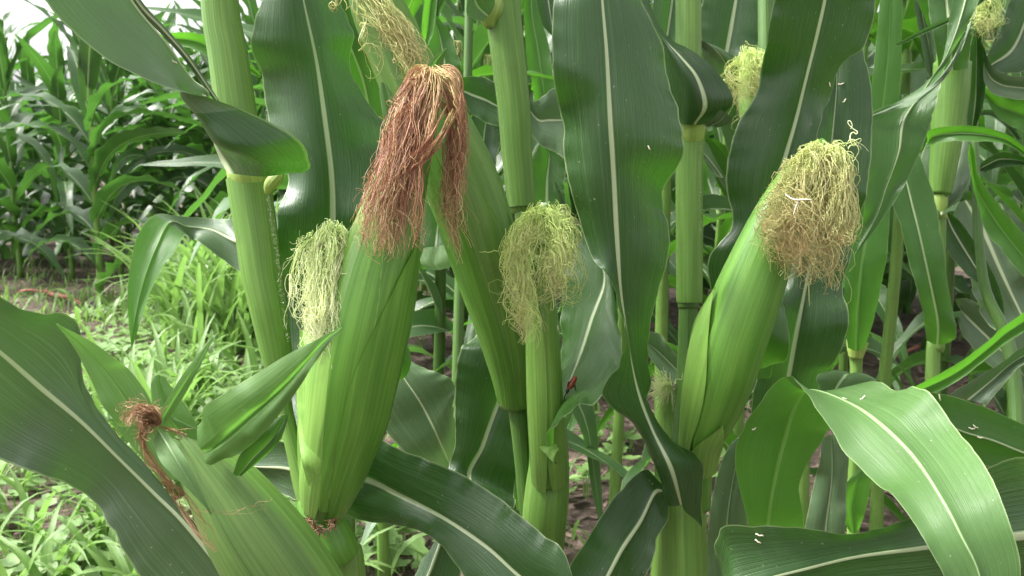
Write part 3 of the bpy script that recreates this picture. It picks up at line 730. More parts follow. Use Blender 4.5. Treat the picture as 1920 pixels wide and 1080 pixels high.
wrap('husk_leaf', ED, earD, .0, .22, .5, .9, .0028, M_HUSK2, taper=.2, root=.9)
leaf(ED, L3((.66, 1283, 860, 1290, 865, 1300, 860), (.645, 1284, 780, 1292, 790, 1304, 800), (.64, 1288, 690, 1296, 690, 1308, 695), (.64, 1300, 610, 1306, 612, 1320, 600), (.64, 1330, 553, 1336, 556, 1342, 553)), M_HUSK2, us=(0, .06, .12), seed=4, wav=0, bulge=0, name='husk_leaf', n=40, k=9, label='outer husk on the left edge')
tube('shank', ED, [(1302, 950, .675, 30), (1304, 900, .67, 30), (1306, 860, .665, 28)], M_HUSK, n=14)
silk(ED, [(1550, 268, .618, 26, .01), (1545, 300, .61, 50, .014), (1535, 350, .602, 66, .016), (1520, 400, .597, 82, .016), (1512, 445, .594, 76, .015), (1525, 490, .592, 50, .012), (1535, 535, .592, 24, .006)],
     S_GOLD, 330, seed=61, curl=11, fly=.08, short=.35, rad=.00032, freq=8)
silk(ED, [(1545, 275, .615, 18, .008), (1500, 320, .605, 26, .010), (1465, 380, .60, 22, .012), (1450, 440, .596, 26, .010), (1475, 480, .594, 22, .006)], S_GOLD, 120, seed=62, curl=10, fly=.08, rad=.0003, freq=8)
silk(ED, [(1560, 275, .61, 6, .004), (1600, 265, .61, 6, .004), (1636, 290, .61, 3, .002)], S_PALE, 3, seed=63, curl=8, rad=.0005)
silk(ED, [(1590, 280, .61, 3, .004), (1600, 250, .61, 3, .004), (1594, 226, .61, 2, .002)], S_PALE, 1, seed=64, curl=4, rad=.0005)
# small young ear of the same plant with hair-fine silk
ED2 = tube('ear', PD, [(1275, 900, .70, 18), (1262, 830, .71, 16), (1257, 790, .715, 14), (1254, 745, .715, 12), (1254, 715, .715, 6)], M_HUSK2, n=30, k=24)
rn = random.Random(66); fan = []
for i in range(190):
    a = rn.gauss(math.pi, .75); L_ = rn.uniform(20, 52); c_ = rn.uniform(-12, 12); z_ = rn.gauss(0, .008)
    fan.append(([at(1258 + L_ * t * math.cos(a) + rn.gauss(0, .5), 722 + 10 * rn.random() + L_ * .8 * t * math.sin(a) + c_ * t * t, .705 - .004 * t + z_ * t) for t in np.linspace(0, 1, 9)], .00022, rn.random() * .6))
link('silk', strand_mesh('silk', fan, S_PALE), ED2)['label'] = 'small spiky fan of pale silk'
upper_leaves(PD, *at(1290, -230, .70), M_DARK, 9, 2, .55)

# ================= plant C: bottom left, ear with flag leaves and dried silk
PC = plant(640, .50, 'nearest maize plant, its ear carrying spiky flag leaves and a dried brown silk tuft', 'maize plants in the front row')
tube('stalk', PC, [(648, 1260, .50, 36), (650, 1400, .50, 40), (645, 2200, .50, 40), (640, gpy(.50) + 5, .50, 44)], M_STALK, n=50)
earC = [(655, 1330, .50, 40), (618, 1220, .49, 68), (562, 1130, .478, 80), (512, 1057, .472, 82), (467, 992, .47, 75), (427, 932, .47, 62), (393, 886, .47, 47), (362, 845, .47, 32), (330, 805, .472, 16), (318, 792, .472, 5)]
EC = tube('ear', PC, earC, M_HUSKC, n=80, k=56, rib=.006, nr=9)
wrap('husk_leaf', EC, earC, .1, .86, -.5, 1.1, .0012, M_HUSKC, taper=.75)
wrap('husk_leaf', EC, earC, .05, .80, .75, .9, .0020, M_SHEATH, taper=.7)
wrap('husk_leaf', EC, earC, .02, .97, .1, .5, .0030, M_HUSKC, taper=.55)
leaf(EC, L3((.452, 226, 800, 262, 795, 296, 775), (.45, 190, 752, 226, 738, 272, 735), (.448, 160, 692, 190, 690, 232, 685), (.445, 130, 640, 150, 645, 175, 642), (.44, 104, 607, 105, 608, 107, 607)),
     M_FLAG, seed=71, wav=.002, wl=.05, rip=.0006, name='husk_leaf', label='flag leaf pointing up left')
leaf(EC, L3((.45, 293, 785, 302, 792, 312, 792), (.445, 316, 745, 328, 750, 342, 748), (.44, 350, 692, 361, 697, 371, 695), (.44, 399, 630, 400, 631, 402, 631)), M_FLAG, seed=72, wav=.001, rip=.0003, name='husk_leaf', n=30, k=11, label='narrow upright flag leaf')
leaf(EC, L3((.452, 367, 800, 382, 850, 400, 868), (.440, 380, 765, 422, 820, 450, 850), (.432, 428, 733, 468, 780, 500, 806), (.427, 485, 698, 522, 733, 543, 752), (.423, 540, 664, 562, 690, 573, 708), (.42, 600, 634, 606, 641, 612, 650), (.42, 640, 613, 641, 614, 642, 616)),
     M_FLAG, seed=73, wav=.003, wl=.045, rip=.0022, bulge=.004, crease=.006, name='husk_leaf', label='broad crinkled flag leaf across the stalk')
leaf(EC, L3((.452, 437, 888, 447, 893, 456, 890), (.446, 452, 850, 472, 862, 492, 860), (.44, 490, 812, 508, 825, 525, 825), (.44, 525, 780, 532, 785, 538, 792), (.44, 538, 776, 539, 777, 540, 778)), M_MID, seed=74, wav=.001, rip=.001, name='husk_leaf', n=40, k=11, label='small dark curled flag leaf')
leaf(EC, L3((.428, 286, 828, 298, 806, 314, 812), (.418, 303, 868, 325, 850, 342, 850), (.416, 340, 905, 354, 897, 366, 892), (.418, 395, 962, 396, 963, 398, 963)), M_PALE, seed=75, wav=.001, rip=.0003, name='husk_leaf', n=40, k=13, label='pale tongue-shaped flag leaf hanging down')
leaf(EC, L3((.475, 330, 830, 355, 820, 372, 800), (.475, 290, 770, 320, 770, 352, 765), (.475, 283, 725, 300, 722, 318, 722), (.475, 290, 705, 298, 704, 310, 708)), M_FLAG, seed=76, wav=.002, name='husk_leaf', n=30, k=11)
leaf(EC, L3((.462, 300, 840, 340, 815, 385, 860), (.46, 282, 800, 320, 790, 372, 810), (.46, 296, 775, 318, 780, 340, 790)), M_FLAG, seed=77, wav=.001, name='husk_leaf', n=24, k=11)
leaf(EC, L3((.462, 300, 905, 330, 900, 370, 920), (.462, 268, 860, 290, 850, 320, 850), (.462, 215, 800, 250, 790, 280, 800), (.46, 200, 790, 205, 785, 215, 790)), M_FLAG, seed=78, wav=.001, name='husk_leaf', n=24, k=11)
silk(EC, [(292, 800, .437, 8, .004), (285, 785, .432, 20, .007), (268, 780, .428, 30, .009), (252, 785, .426, 34, .009), (244, 800, .426, 30, .007)], S_BROWN, 240, seed=81, curl=3.5, rad=.0002, fly=.2, short=.6, shell=.2)
silk(EC, [(292, 795, .430, 8, .003), (272, 815, .427, 12, .003), (272, 845, .427, 10, .003), (300, 890, .432, 10, .004), (340, 940, .436, 14, .003), (375, 990, .435, 14, .003), (405, 1030, .435, 8, .002)], S_BROWN, 30, seed=82, curl=5, rad=.00017, short=.4, label='dangling dried strands')
silk(EC, [(340, 950, .432, 4, .001), (400, 960, .425, 4, .001), (470, 950, .425, 4, .001), (530, 925, .43, 3, .001)], S_BROWN, 3, seed=83, curl=6, rad=.00012)
silk(EC, [(300, 800, .44, 4, .001), (330, 808, .44, 6, .002), (355, 820, .44, 8, .002)], S_BROWN, 14, seed=84, curl=3, rad=.0002)
leaf(PC, L3((.54, 600, 1330, 610, 1340, 620, 1350), (.56, 545, 1200, 520, 1230, 470, 1290), (.565, 450, 1065, 440, 1100, 350, 1190), (.565, 368, 985, 350, 985, 262, 1085), (.565, 285, 885, 290, 925, 212, 1000),
            (.56, 203, 790, 222, 858, 163, 925, .0, .01), (.553, 163, 718, 152, 790, 76, 886), (.545, 146, 612, 76, 726, -5, 862, -.01, .0), (.53, 70, 582, -2, 658, -85, 820, -.01, 0), (.515, 0, 540, -80, 598, -160, 750), (.50, -70, 440, -150, 500, -210, 600), (.49, -200, 380, -210, 390, -215, 400)),
     M_GREY_SHEEN, seed=83, wav=.006, wl=.17, bulge=.003, n=100, label='very broad grey-green blade crossing the lower left corner')

# ================= plant F: right of plant D, its two long blades cross the picture
PF = plant(1440, .80, 'maize plant behind the right-hand ear with long dark blades and a folded bright one', 'maize plants in the front row')
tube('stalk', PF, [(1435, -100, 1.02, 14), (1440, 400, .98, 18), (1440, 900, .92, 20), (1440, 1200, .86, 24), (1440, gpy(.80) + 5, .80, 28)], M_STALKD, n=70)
leaf(PF, L3((.80, 1360, 700, 1400, 705, 1440, 700), (.76, 1345, 600, 1400, 600, 1460, 590), (.745, 1325, 490, 1418, 490, 1490, 480, .0, .01), (.74, 1372, 422, 1440, 405, 1512, 400), (.735, 1361, 335, 1463, 325, 1530, 330), (.73, 1381, 245, 1490, 235, 1530, 250), (.725, 1424, 170, 1508, 165, 1545, 180, 0, .02),
            (.72, 1432, 100, 1524, 100, 1592, 118), (.715, 1432, 55, 1536, 50, 1638, 70), (.71, 1447, -10, 1549, -10, 1655, -20), (.70, 1490, -130, 1570, -130, 1640, -130), (.69, 1590, -320, 1595, -322, 1600, -320)),
     M_DARK, seed=91, wav=.008, wl=.18, bulge=.004, n=110, label='wide dark blade behind the golden silk')
leaf(PF, L3((.86, 1420, 880, 1450, 880, 1480, 880), (.84, 1408, 790, 1464, 790, 1520, 780), (.83, 1418, 700, 1479, 705, 1548, 705), (.82, 1440, 620, 1493, 625, 1584, 615), (.82, 1465, 540, 1509, 545, 1584, 535), (.82, 1490, 450, 1530, 440, 1606, 462), (.82, 1510, 330, 1553, 320, 1624, 335),
            (.82, 1535, 210, 1566, 205, 1637, 205), (.825, 1540, 145, 1570, 135, 1622, 100), (.83, 1550, 70, 1572, 70, 1600, 66)),
     M_DARK, seed=92, wav=.005, wl=.16, bulge=.002, n=100, label='dark blade with a rounded top')
leaf(PF, L3((.80, 1420, 1110, 1440, 1110, 1470, 1110), (.68, 1402, 985, 1440, 990, 1506, 992), (.655, 1378, 870, 1454, 895, 1500, 905), (.635, 1390, 800, 1475, 812, 1545, 825), (.615, 1430, 746, 1492, 762, 1575, 775), (.595, 1468, 717, 1520, 733, 1625, 712),
            (.565, 1506, 738, 1590, 756, 1690, 738), (.53, 1560, 808, 1652, 797, 1752, 750), (.50, 1632, 888, 1712, 856, 1800, 806), (.47, 1702, 968, 1762, 930, 1853, 880), (.455, 1740, 1030, 1800, 1002, 1885, 965), (.45, 1775, 1100, 1838, 1092, 1912, 1080),
            (.45, 1800, 1240, 1845, 1240, 1890, 1240), (.46, 1850, 1400, 1852, 1402, 1856, 1400)),
     M_DRAPE, mat2=M_LIT, split=.38, seed=93, wav=.003, wl=.12, bulge=.002, rip=.0008, n=110, label='bright blade folded over towards the camera, lower right')
leaf(PF, L3((.66, 1545, 745, 1560, 742, 1580, 742), (.66, 1530, 712, 1580, 710, 1640, 715), (.665, 1545, 700, 1595, 700, 1650, 712), (.67, 1600, 705, 1640, 722, 1672, 750)), M_DRAPE, seed=94, wav=.001, n=30, k=11, label='lobe standing behind the fold')
leaf(PF, L3((.78, 1322, 1180, 1362, 1180, 1405, 1180), (.76, 1328, 1000, 1362, 1000, 1402, 990), (.76, 1345, 890, 1378, 885, 1395, 880), (.76, 1372, 830, 1400, 810, 1415, 800), (.76, 1405, 815, 1418, 790, 1430, 770)), M_GREY_SHEEN, seed=95, wav=.003, n=50)

# ================= plant G: lower right, blades come in from the right edge
PG = plant(2150, .62, 'maize plant at the right edge, two of its blades filling the lower right corner', 'maize plants in the front row')
tube('stalk', PG, [(2130, -300, .66, 24), (2140, 400, .64, 30), (2150, 1000, .62, 34), (2150, gpy(.62) + 5, .62, 36)], M_STALK, n=60)
leaf(PG, L3((.60, 2130, 900, 2135, 960, 2140, 1000), (.57, 2010, 848, 2020, 990, 2020, 1150), (.55, 1905, 855, 1922, 1004, 1922, 1165), (.535, 1790, 925, 1810, 1016, 1810, 1180), (.525, 1700, 968, 1722, 1028, 1710, 1180), (.52, 1600, 1000, 1602, 1044, 1600, 1180), (.515, 1500, 988, 1502, 1068, 1500, 1200),
            (.515, 1420, 986, 1425, 1088, 1410, 1210), (.52, 1350, 989, 1365, 1110, 1340, 1220), (.54, 1336, 1040, 1340, 1130, 1325, 1220)),
     M_DARK, seed=96, wav=.002, wl=.14, bulge=.003, n=100, label='broad dark blade along the bottom edge with white midrib')
leaf(PG, L3((.66, 2140, 860, 2145, 880, 2150, 900), (.66, 2030, 830, 2035, 890, 2040, 930), (.66, 1920, 794, 1922, 850, 1922, 885), (.66, 1850, 764, 1862, 826, 1852, 875), (.66, 1780, 741, 1798, 806, 1790, 850), (.67, 1712, 730, 1720, 765, 1716, 800)), M_MID, seed=97, wav=.003, n=60, label='blade tip under white specks at the right edge')

# ================= right-hand second row: plants whose parts one can tell apart
PK = plant(1880, .95, 'second-row maize plant at right with a bright blade doubled back on itself', 'maize plants in the second row')
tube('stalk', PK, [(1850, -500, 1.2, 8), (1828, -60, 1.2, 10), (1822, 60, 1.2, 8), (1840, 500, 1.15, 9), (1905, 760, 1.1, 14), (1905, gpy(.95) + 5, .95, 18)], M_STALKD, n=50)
leaf(PK, L3((.96, 1800, -90, 1830, -90, 1860, -90), (.92, 1782, 20, 1805, 20, 1832, 10), (.90, 1760, 130, 1775, 100, 1795, 80, .0, .02), (.885, 1694, 185, 1735, 165, 1768, 135), (.875, 1627, 220, 1695, 225, 1762, 170), (.87, 1624, 310, 1685, 285, 1744, 235), (.87, 1620, 380, 1662, 350, 1712, 318), (.87, 1615, 440, 1640, 412, 1670, 388), (.87, 1600, 480, 1602, 478, 1606, 476)),
     M_MID, seed=98, wav=.001, rip=.0003, bulge=.001, label='bright doubled-back blade')
leaf(PK, L3((.86, 1812, 60, 1822, 40, 1832, 15), (.86, 1765, 150, 1790, 118, 1820, 40), (.86, 1720, 190, 1745, 165, 1770, 138), (.87, 1680, 205, 1695, 190, 1712, 180), (.875, 1626, 222, 1632, 218, 1640, 216)), M_GREY_SHEEN, seed=99, wav=.001, n=40, k=9, label='pale upper side of the doubled-back blade')
PS = plant(1735, 1.12, 'maize plant at right whose swollen sheath narrows to a thin stem', 'maize plants in the second row')
tube('stalk', PS, [(1800, -500, 1.14, 22), (1800, -60, 1.14, 26), (1790, 60, 1.14, 28), (1784, 140, 1.14, 28), (1765, 350, 1.14, 18), (1762, 372, 1.14, 12), (1758, 640, 1.14, 13), (1748, 720, 1.14, 13), (1742, gpy(1.12) + 5, 1.12, 18)], M_STALK, n=80)
tube('sheath', PS, [(1786, 118, 1.14, 33), (1782, 180, 1.14, 33), (1775, 260, 1.14, 28), (1767, 330, 1.14, 23), (1763, 364, 1.14, 19)], M_SHEATH, n=30)
tube('collar', PS, [(1762, 366, 1.14, 14), (1761, 385, 1.14, 15), (1760, 410, 1.14, 14)], M_COLLAR, n=12)
leaf(PS, L3((1.1, 1760, 128, 1785, 132, 1815, 128), (1.09, 1748, 60, 1780, 60, 1822, 70), (1.1, 1740, 0, 1775, 0, 1815, 0), (1.1, 1750, -100, 1770, -100, 1800, -100), (1.1, 1780, -260, 1782, -262, 1786, -260)), M_MID, seed=101, wav=.001, n=40)
leaf(PS, L3((1.12, 1745, 395, 1765, 402, 1790, 395), (1.15, 1720, 350, 1765, 380, 1818, 340), (1.17, 1725, 300, 1780, 310, 1820, 290), (1.2, 1760, 200, 1800, 200, 1830, 190), (1.25, 1800, 60, 1820, 60, 1840, 50)), M_GREY_SHEEN, seed=102, wav=.002, n=40)
leaf(PS, L3((1.11, 1738, 640, 1758, 646, 1785, 640), (1.09, 1730, 590, 1758, 600, 1793, 620), (1.08, 1712, 520, 1742, 520, 1778, 530), (1.08, 1690, 430, 1722, 430, 1765, 440), (1.09, 1670, 370, 1705, 360, 1750, 360), (1.1, 1665, 300, 1690, 290, 1720, 280), (1.12, 1680, 180, 1690, 178, 1700, 176)), M_MID, seed=103, wav=.002, n=50, label='bright blade rising left of the thin stem')
PT = plant(1600, 1.10, 'slim maize plant with a lit blade standing straight up from a pale collar', 'maize plants in the second row')
tube('stalk', PT, [(1685, -500, 1.2, 12), (1660, 100, 1.2, 14), (1625, 500, 1.14, 13), (1606, 640, 1.12, 14), (1605, 700, 1.12, 11), (1600, 920, 1.12, 11), (1598, gpy(1.10) + 5, 1.10, 16)], M_STALK, n=70)
tube('collar', PT, [(1608, 640, 1.115, 20), (1606, 655, 1.115, 17), (1605, 672, 1.115, 12)], M_COLLAR, n=10)
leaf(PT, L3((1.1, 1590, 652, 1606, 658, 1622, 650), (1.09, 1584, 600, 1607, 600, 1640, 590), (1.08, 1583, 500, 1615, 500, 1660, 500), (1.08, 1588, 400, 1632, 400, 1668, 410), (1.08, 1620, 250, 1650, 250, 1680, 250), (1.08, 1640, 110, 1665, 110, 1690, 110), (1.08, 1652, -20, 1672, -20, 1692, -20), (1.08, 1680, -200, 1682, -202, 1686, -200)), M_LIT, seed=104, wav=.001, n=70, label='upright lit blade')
leaf(PT, L3((1.1, 1588, 990, 1600, 1000, 1612, 990), (1.09, 1572, 960, 1596, 950, 1622, 960), (1.08, 1575, 920, 1605, 905, 1636, 890), (1.08, 1610, 880, 1630, 870, 1640, 872)), M_LIT, seed=105, wav=.001, n=30, k=11)
leaf(PT, L3((.9, 1505, 1100, 1550, 1100, 1580, 1100), (.9, 1508, 1000, 1548, 1000, 1582, 1000), (.9, 1530, 900, 1560, 900, 1592, 890), (.9, 1540, 820, 1560, 815, 1592, 815)), M_GREY_SHEEN, seed=106, wav=.003, n=40)
# plant behind plant D with fine-silked ear near the top
PE = plant(1450, 1.0, 'maize plant half hidden behind the wide dark blade with a fine-silked ear on top', 'maize plants in the second row')
tube('stalk', PE, [(1520, -500, 1.1, 16), (1500, 0, 1.1, 18), (1480, 500, 1.08, 18), (1455, gpy(1.0) + 5, 1.0, 22)], M_STALKD, n=50)
EE = tube('ear', PE, [(1480, 420, 1.06, 14), (1450, 330, 1.02, 26), (1425, 240, 1.0, 32), (1412, 160, 1.0, 28), (1410, 105, 1.0, 14), (1412, 90, 1.0, 4)], M_HUSK2, n=40, k=28)
silk(EE, [(1415, 92, .985, 18, .01), (1410, 120, .975, 34, .014), (1405, 160, .97, 34, .014), (1405, 200, .968, 26, .012)], S_GREEN, 150, seed=111, curl=8, fly=.2, rad=.0004)
leaf(PE, L3((1.06, 1425, 470, 1440, 480, 1460, 470), (1.04, 1380, 330, 1405, 320, 1430, 340), (1.02, 1335, 185, 1375, 165, 1408, 235), (1.0, 1312, 82, 1345, 95, 1402, 125, .0, .02), (1.0, 1290, 60, 1300, 70, 1320, 90)), M_GREY_SHEEN, seed=112, wav=.003, n=50)
leaf(PE, L3((1.0, 1402, 440, 1405, 430, 1410, 420), (.98, 1330, 270, 1345, 320, 1366, 360), (.97, 1250, 235, 1275, 250, 1320, 290), (.97, 1180, 200, 1200, 220, 1240, 240)), M_GREY_SHEEN, seed=113, wav=.002, n=40)
PU = plant(840, 1.25, 'maize plant with a glossy grey blade just right of the base of the fattest ear', 'maize plants in the second row')
tube('stalk', PU, [(880, -500, 1.3, 7), (878, 100, 1.3, 8), (860, 600, 1.28, 10), (845, gpy(1.25) + 5, 1.25, 14)], M_STALKD, n=50)
leaf(PU, L3((1.2, 850, 905, 855, 900, 862, 890), (.98, 800, 885, 835, 850, 853, 780), (.95, 718, 800, 792, 762, 850, 715), (.95, 708, 738, 752, 700, 800, 690), (.96, 728, 672, 742, 664, 758, 668)), M_GREY_SHEEN, seed=114, wav=.003, n=50, label='glossy grey blade beside the big ear')
leaf(PA, L3((.64, 700, 725, 722, 732, 738, 722), (.625, 725, 690, 750, 700, 764, 702), (.62, 732, 660, 758, 668, 771, 672), (.63, 735, 635, 750, 636, 762, 642), (.66, 725, 610, 735, 610, 745, 615)), M_LIT, seed=115, wav=0, n=40, k=9, us=(.2, .6, 1), name='auricle', label='round bright leaf lobe peeping out beside the ear')
leaf(PD, L3((.68, 1405, 690, 1430, 690, 1448, 682), (.665, 1415, 650, 1450, 662, 1474, 676), (.66, 1430, 610, 1460, 625, 1480, 640), (.67, 1445, 575, 1462, 580, 1474, 592), (.70, 1440, 545, 1450, 545, 1462, 550)), M_MID, seed=118, wav=0, n=40, k=9, us=(.2, .6, 1), name='auricle', label='dark leaf lobe behind the ear')
leaf(PB, L3((.74, 800, 505, 825, 506, 852, 498), (.74, 788, 490, 815, 492, 850, 480), (.745, 795, 465, 820, 462, 846, 455)), M_PALE, seed=119, wav=0, n=20, k=9, name='auricle', label='pale lobe at a leaf base')
leaf(PU, L3((1.0, 782, 500, 800, 505, 845, 495), (.99, 780, 460, 815, 470, 848, 480), (1.0, 790, 420, 820, 430, 850, 440), (1.0, 800, 330, 830, 340, 860, 350)), M_MID, seed=116, wav=0, n=24, k=11)
leaf(PA, L3((.65, 640, 900, 630, 920, 625, 945), (.655, 692, 822, 680, 898, 668, 975), (.645, 760, 846, 752, 930, 750, 986), (.62, 862, 888, 832, 972, 812, 1010), (.60, 950, 945, 912, 1026, 880, 1095), (.585, 1020, 1000, 982, 1087, 940, 1160), (.575, 1064, 1042, 1060, 1130, 1030, 1210), (.57, 1110, 1200, 1105, 1240, 1095, 1260)),
     M_DARK, seed=84, wav=.003, wl=.12, bulge=.003, n=90, label='dark blade sweeping down to the bottom centre')
leaf(PA, L3((.665, 610, 880, 605, 910, 600, 940), (.70, 545, 830, 545, 880, 560, 935), (.73, 490, 835, 480, 875, 490, 905), (.75, 440, 850, 430, 870, 430, 885), (.76, 380, 860, 380, 862, 380, 866)), M_DARK, seed=85, wav=.002, n=40)
# upright broad blade behind plant A's, top
PX = plant(600, .95, 'maize plant whose dark blade shows behind the top of the reddest silk', 'maize plants in the second row')
tube('stalk', PX, [(640, -500, 1.05, 16), (650, 0, 1.05, 18), (650, 500, 1.02, 18), (640, gpy(.95) + 5, .95, 22)], M_STALKD, n=50)
leaf(PX, L3((1.0, 660, 440, 680, 440, 700, 440), (.98, 660, 300, 700, 300, 740, 300), (.92, 640, 180, 685, 170, 735, 170), (.88, 600, 90, 650, 70, 712, 80), (.86, 560, -10, 620, -20, 690, -20), (.85, 540, -150, 580, -150, 640, -150)), M_DARK, seed=121, wav=.004, n=60)

# more blades of the right-hand plants
def B(par, d, mat, seed, *rows, **kw):
    """rows: (lx,ly,rx,ry[,dz]) with the midrib halfway, bowed a little"""
    out = []
    for r in rows:
        dz = r[4] if len(r) > 4 else 0
        out.append([(r[0], r[1], d + dz), ((r[0] + r[2]) / 2, (r[1] + r[3]) / 2, d + dz + .008), (r[2], r[3], d + dz)])
    kw.setdefault('wav', .002); kw.setdefault('n', 44); kw.setdefault('k', 15)
    return leaf(par, out, mat, seed=seed, **kw)
B(PS, 1.0, M_MID, 201, (1738, 268, 1736, 276), (1744, 243, 1760, 268, -.02), (1818, 235, 1800, 264, -.04), (1880, 250, 1865, 266, -.05), (1920, 276, 1908, 284, -.05), (1975, 330, 1970, 336, -.04), label='narrow blade arching to the right edge')
B(PS, 1.08, M_LIT, 202, (1812, 262, 1820, 262), (1826, 280, 1816, 300), (1835, 330, 1828, 372), (1880, 392, 1852, 432), (1925, 445, 1900, 500), (1990, 520, 1960, 560))
B(PK, 1.15, M_GREY_SHEEN, 203, (1838, 70, 1845, 90), (1858, 120, 1845, 150), (1890, 140, 1868, 178), (1950, 150, 1930, 190), (2000, 200, 1990, 220))
B(PK, 1.18, M_LIT, 204, (1842, 160, 1842, 180), (1868, 178, 1870, 215), (1900, 180, 1905, 240), (1960, 200, 1960, 270), (2010, 260, 2010, 280))
B(PK, 1.25, M_DARK, 205, (1850, 110, 1865, 135), (1875, 50, 1925, 130), (1900, -20, 1960, 60), (1930, -100, 1990, -40))
B(PS, 1.16, M_DARK, 206, (1815, 240, 1830, 240), (1812, 190, 1846, 190), (1815, 130, 1848, 120), (1822, 80, 1842, 80), (1835, 20, 1840, 20))
B(PK, 1.3, M_GREY_SHEEN, 207, (1818, 222, 1818, 228), (1845, 206, 1845, 216), (1880, 212, 1872, 226), (1905, 245, 1895, 250), (1915, 262, 1908, 262))
B(PK, 1.2, M_DARK, 208, (1832, 316, 1835, 322), (1850, 296, 1852, 322), (1878, 284, 1880, 312), (1925, 298, 1925, 312), (1970, 330, 1970, 336))
B(PK, 1.3, M_GREY_SHEEN, 209, (1790, 380, 1830, 372), (1790, 450, 1890, 400), (1820, 540, 1930, 470), (1870, 620, 1960, 560), (1930, 700, 1990, 660), wav=.006)
B(PS, 1.22, M_DARK, 210, (1768, 400, 1778, 396), (1766, 440, 1808, 424), (1800, 500, 1850, 490), (1845, 550, 1880, 560), (1880, 640, 1885, 640))
B(PK, .92, M_LIT, 211, (1694, 740, 1694, 746), (1726, 718, 1736, 742), (1792, 684, 1800, 712), (1852, 640, 1860, 664), (1890, 606, 1900, 634), (1960, 566, 1965, 600), (2060, 560, 2060, 570), label='lit blade running up to the right edge')
B(PK, 1.0, M_GREY_SHEEN, 212, (1780, 740, 1850, 760), (1840, 704, 1880, 722), (1880, 676, 1910, 690), (1930, 640, 1950, 670), (2010, 600, 2010, 620))
B(PS, 1.4, M_GREY_SHEEN, 213, (1790, 560, 1800, 580), (1820, 562, 1800, 620), (1870, 600, 1850, 680), (1920, 660, 1900, 720), (1960, 760, 1950, 770))
B(PS, 1.12, M_LIT, 214, (1700, -60, 1830, -60), (1716, 0, 1822, 0), (1738, 50, 1806, 45), (1762, 86, 1775, 86))
B(PT, 1.2, M_GREY_SHEEN, 215, (1745, -40, 1712, -40), (1742, 20, 1716, 20), (1755, 80, 1730, 90), (1760, 115, 1735, 130), (1750, 150, 1748, 150))
B(PT, 1.0, M_GREY_SHEEN, 216, (1680, 82, 1682, 86), (1740, 50, 1744, 58), (1800, 22, 1806, 30), (1840, -6, 1845, 2), (1900, -50, 1900, -46), wav=0)
EK = tube('ear', PK, [(1870, -160, 1.15, 16), (1862, -90, 1.12, 22), (1856, -30, 1.1, 18), (1852, 5, 1.1, 8)], M_HUSK2, n=24, k=20)
silk(EK, [(1856, -20, 1.09, 20, .01), (1850, 15, 1.085, 26, .012), (1845, 45, 1.08, 20, .01), (1842, 66, 1.08, 10, .006)], S_GREEN, 70, seed=217, curl=8, rad=.0004)
# blades in the bright gap at the top, between the red silk and the huge blade
B(PU, 1.2, M_LIT, 221, (788, 100, 796, 100), (790, 60, 812, 60), (796, 0, 820, 0), (810, -80, 830, -80))
B(PU, 1.25, M_MID, 222, (810, 170, 868, 170), (800, 110, 866, 120), (802, 60, 846, 70), (806, 30, 820, 30))
B(PU, 1.1, M_DARK, 223, (848, 148, 866, 182), (885, 143, 885, 212), (915, 148, 905, 226), (945, 168, 940, 236), (990, 200, 990, 215))
B(PU, 1.5, M_LIT, 224, (985, -60, 1010, -60), (982, 20, 1012, 20), (988, 100, 1030, 90), (1000, 180, 1040, 170), (1012, 230, 1030, 230))
B(PU, 1.4, M_DARK, 225, (1002, -60, 1045, -60), (1006, 0, 1050, 0), (1020, 50, 1050, 40), (1036, 70, 1044, 66))
B(PU, 1.2, M_GREY_SHEEN, 226, (985, 190, 985, 200), (1010, 186, 1006, 262), (1030, 170, 1030, 280), (1060, 150, 1060, 300))
B(PU, .9, M_GREY_SHEEN, 227, (866, 238, 868, 262), (892, 262, 880, 300), (915, 300, 888, 345), (926, 345, 900, 380))
B(PU, 1.3, M_MID, 228, (990, 380, 1060, 380), (992, 330, 1060, 340), (1000, 290, 1060, 300), (1010, 270, 1040, 280))
B(PU, 1.3, M_DARK, 229, (860, 420, 900, 420), (868, 330, 930, 320), (880, 240, 940, 230), (900, 170, 945, 170))
B(PX, 1.0, M_LIT, 230, (300, 64, 302, 72), (330, 60, 326, 84), (370, 62, 362, 92), (410, 76, 400, 112), (460, 110, 458, 132), (490, 140, 488, 146), label='lit blade arching behind the stout stalk')
B(PD, .98, M_DARK, 231, (1225, 110, 1262, 110), (1220, 40, 1290, 40), (1230, -40, 1300, -40), (1260, -140, 1280, -140))
B(PE, 1.2, M_DARK, 232, (1318, 110, 1400, 120), (1312, 40, 1430, 60), (1330, -40, 1440, -20), (1380, -120, 1420, -120))
B(PE, 1.2, M_MID, 233, (1200, 640, 1290, 700), (1190, 620, 1270, 650), (1180, 600, 1210, 620))
B(PB, .95, M_GREY_SHEEN, 234, (1268, 720, 1272, 670), (1230, 690, 1240, 630), (1204, 650, 1206, 622), label='small blade seen between the huge blade and the sheath')
# ------------------------------------------------------------------ ground
def hnoise(x, y):
    return (math.sin(x * 3.1 + 1.3 * math.sin(y * 2.3)) * 0.5 + math.sin(y * 4.7 + x * 1.7) * 0.3 + math.sin(x * 11.3 + y * 7.9) * 0.2)

def ground_z(x, y):
    return 0.012 * hnoise(x, y) + 0.006 * math.sin(x * 23 + 3 * math.sin(y * 17)) * math.sin(y * 29)

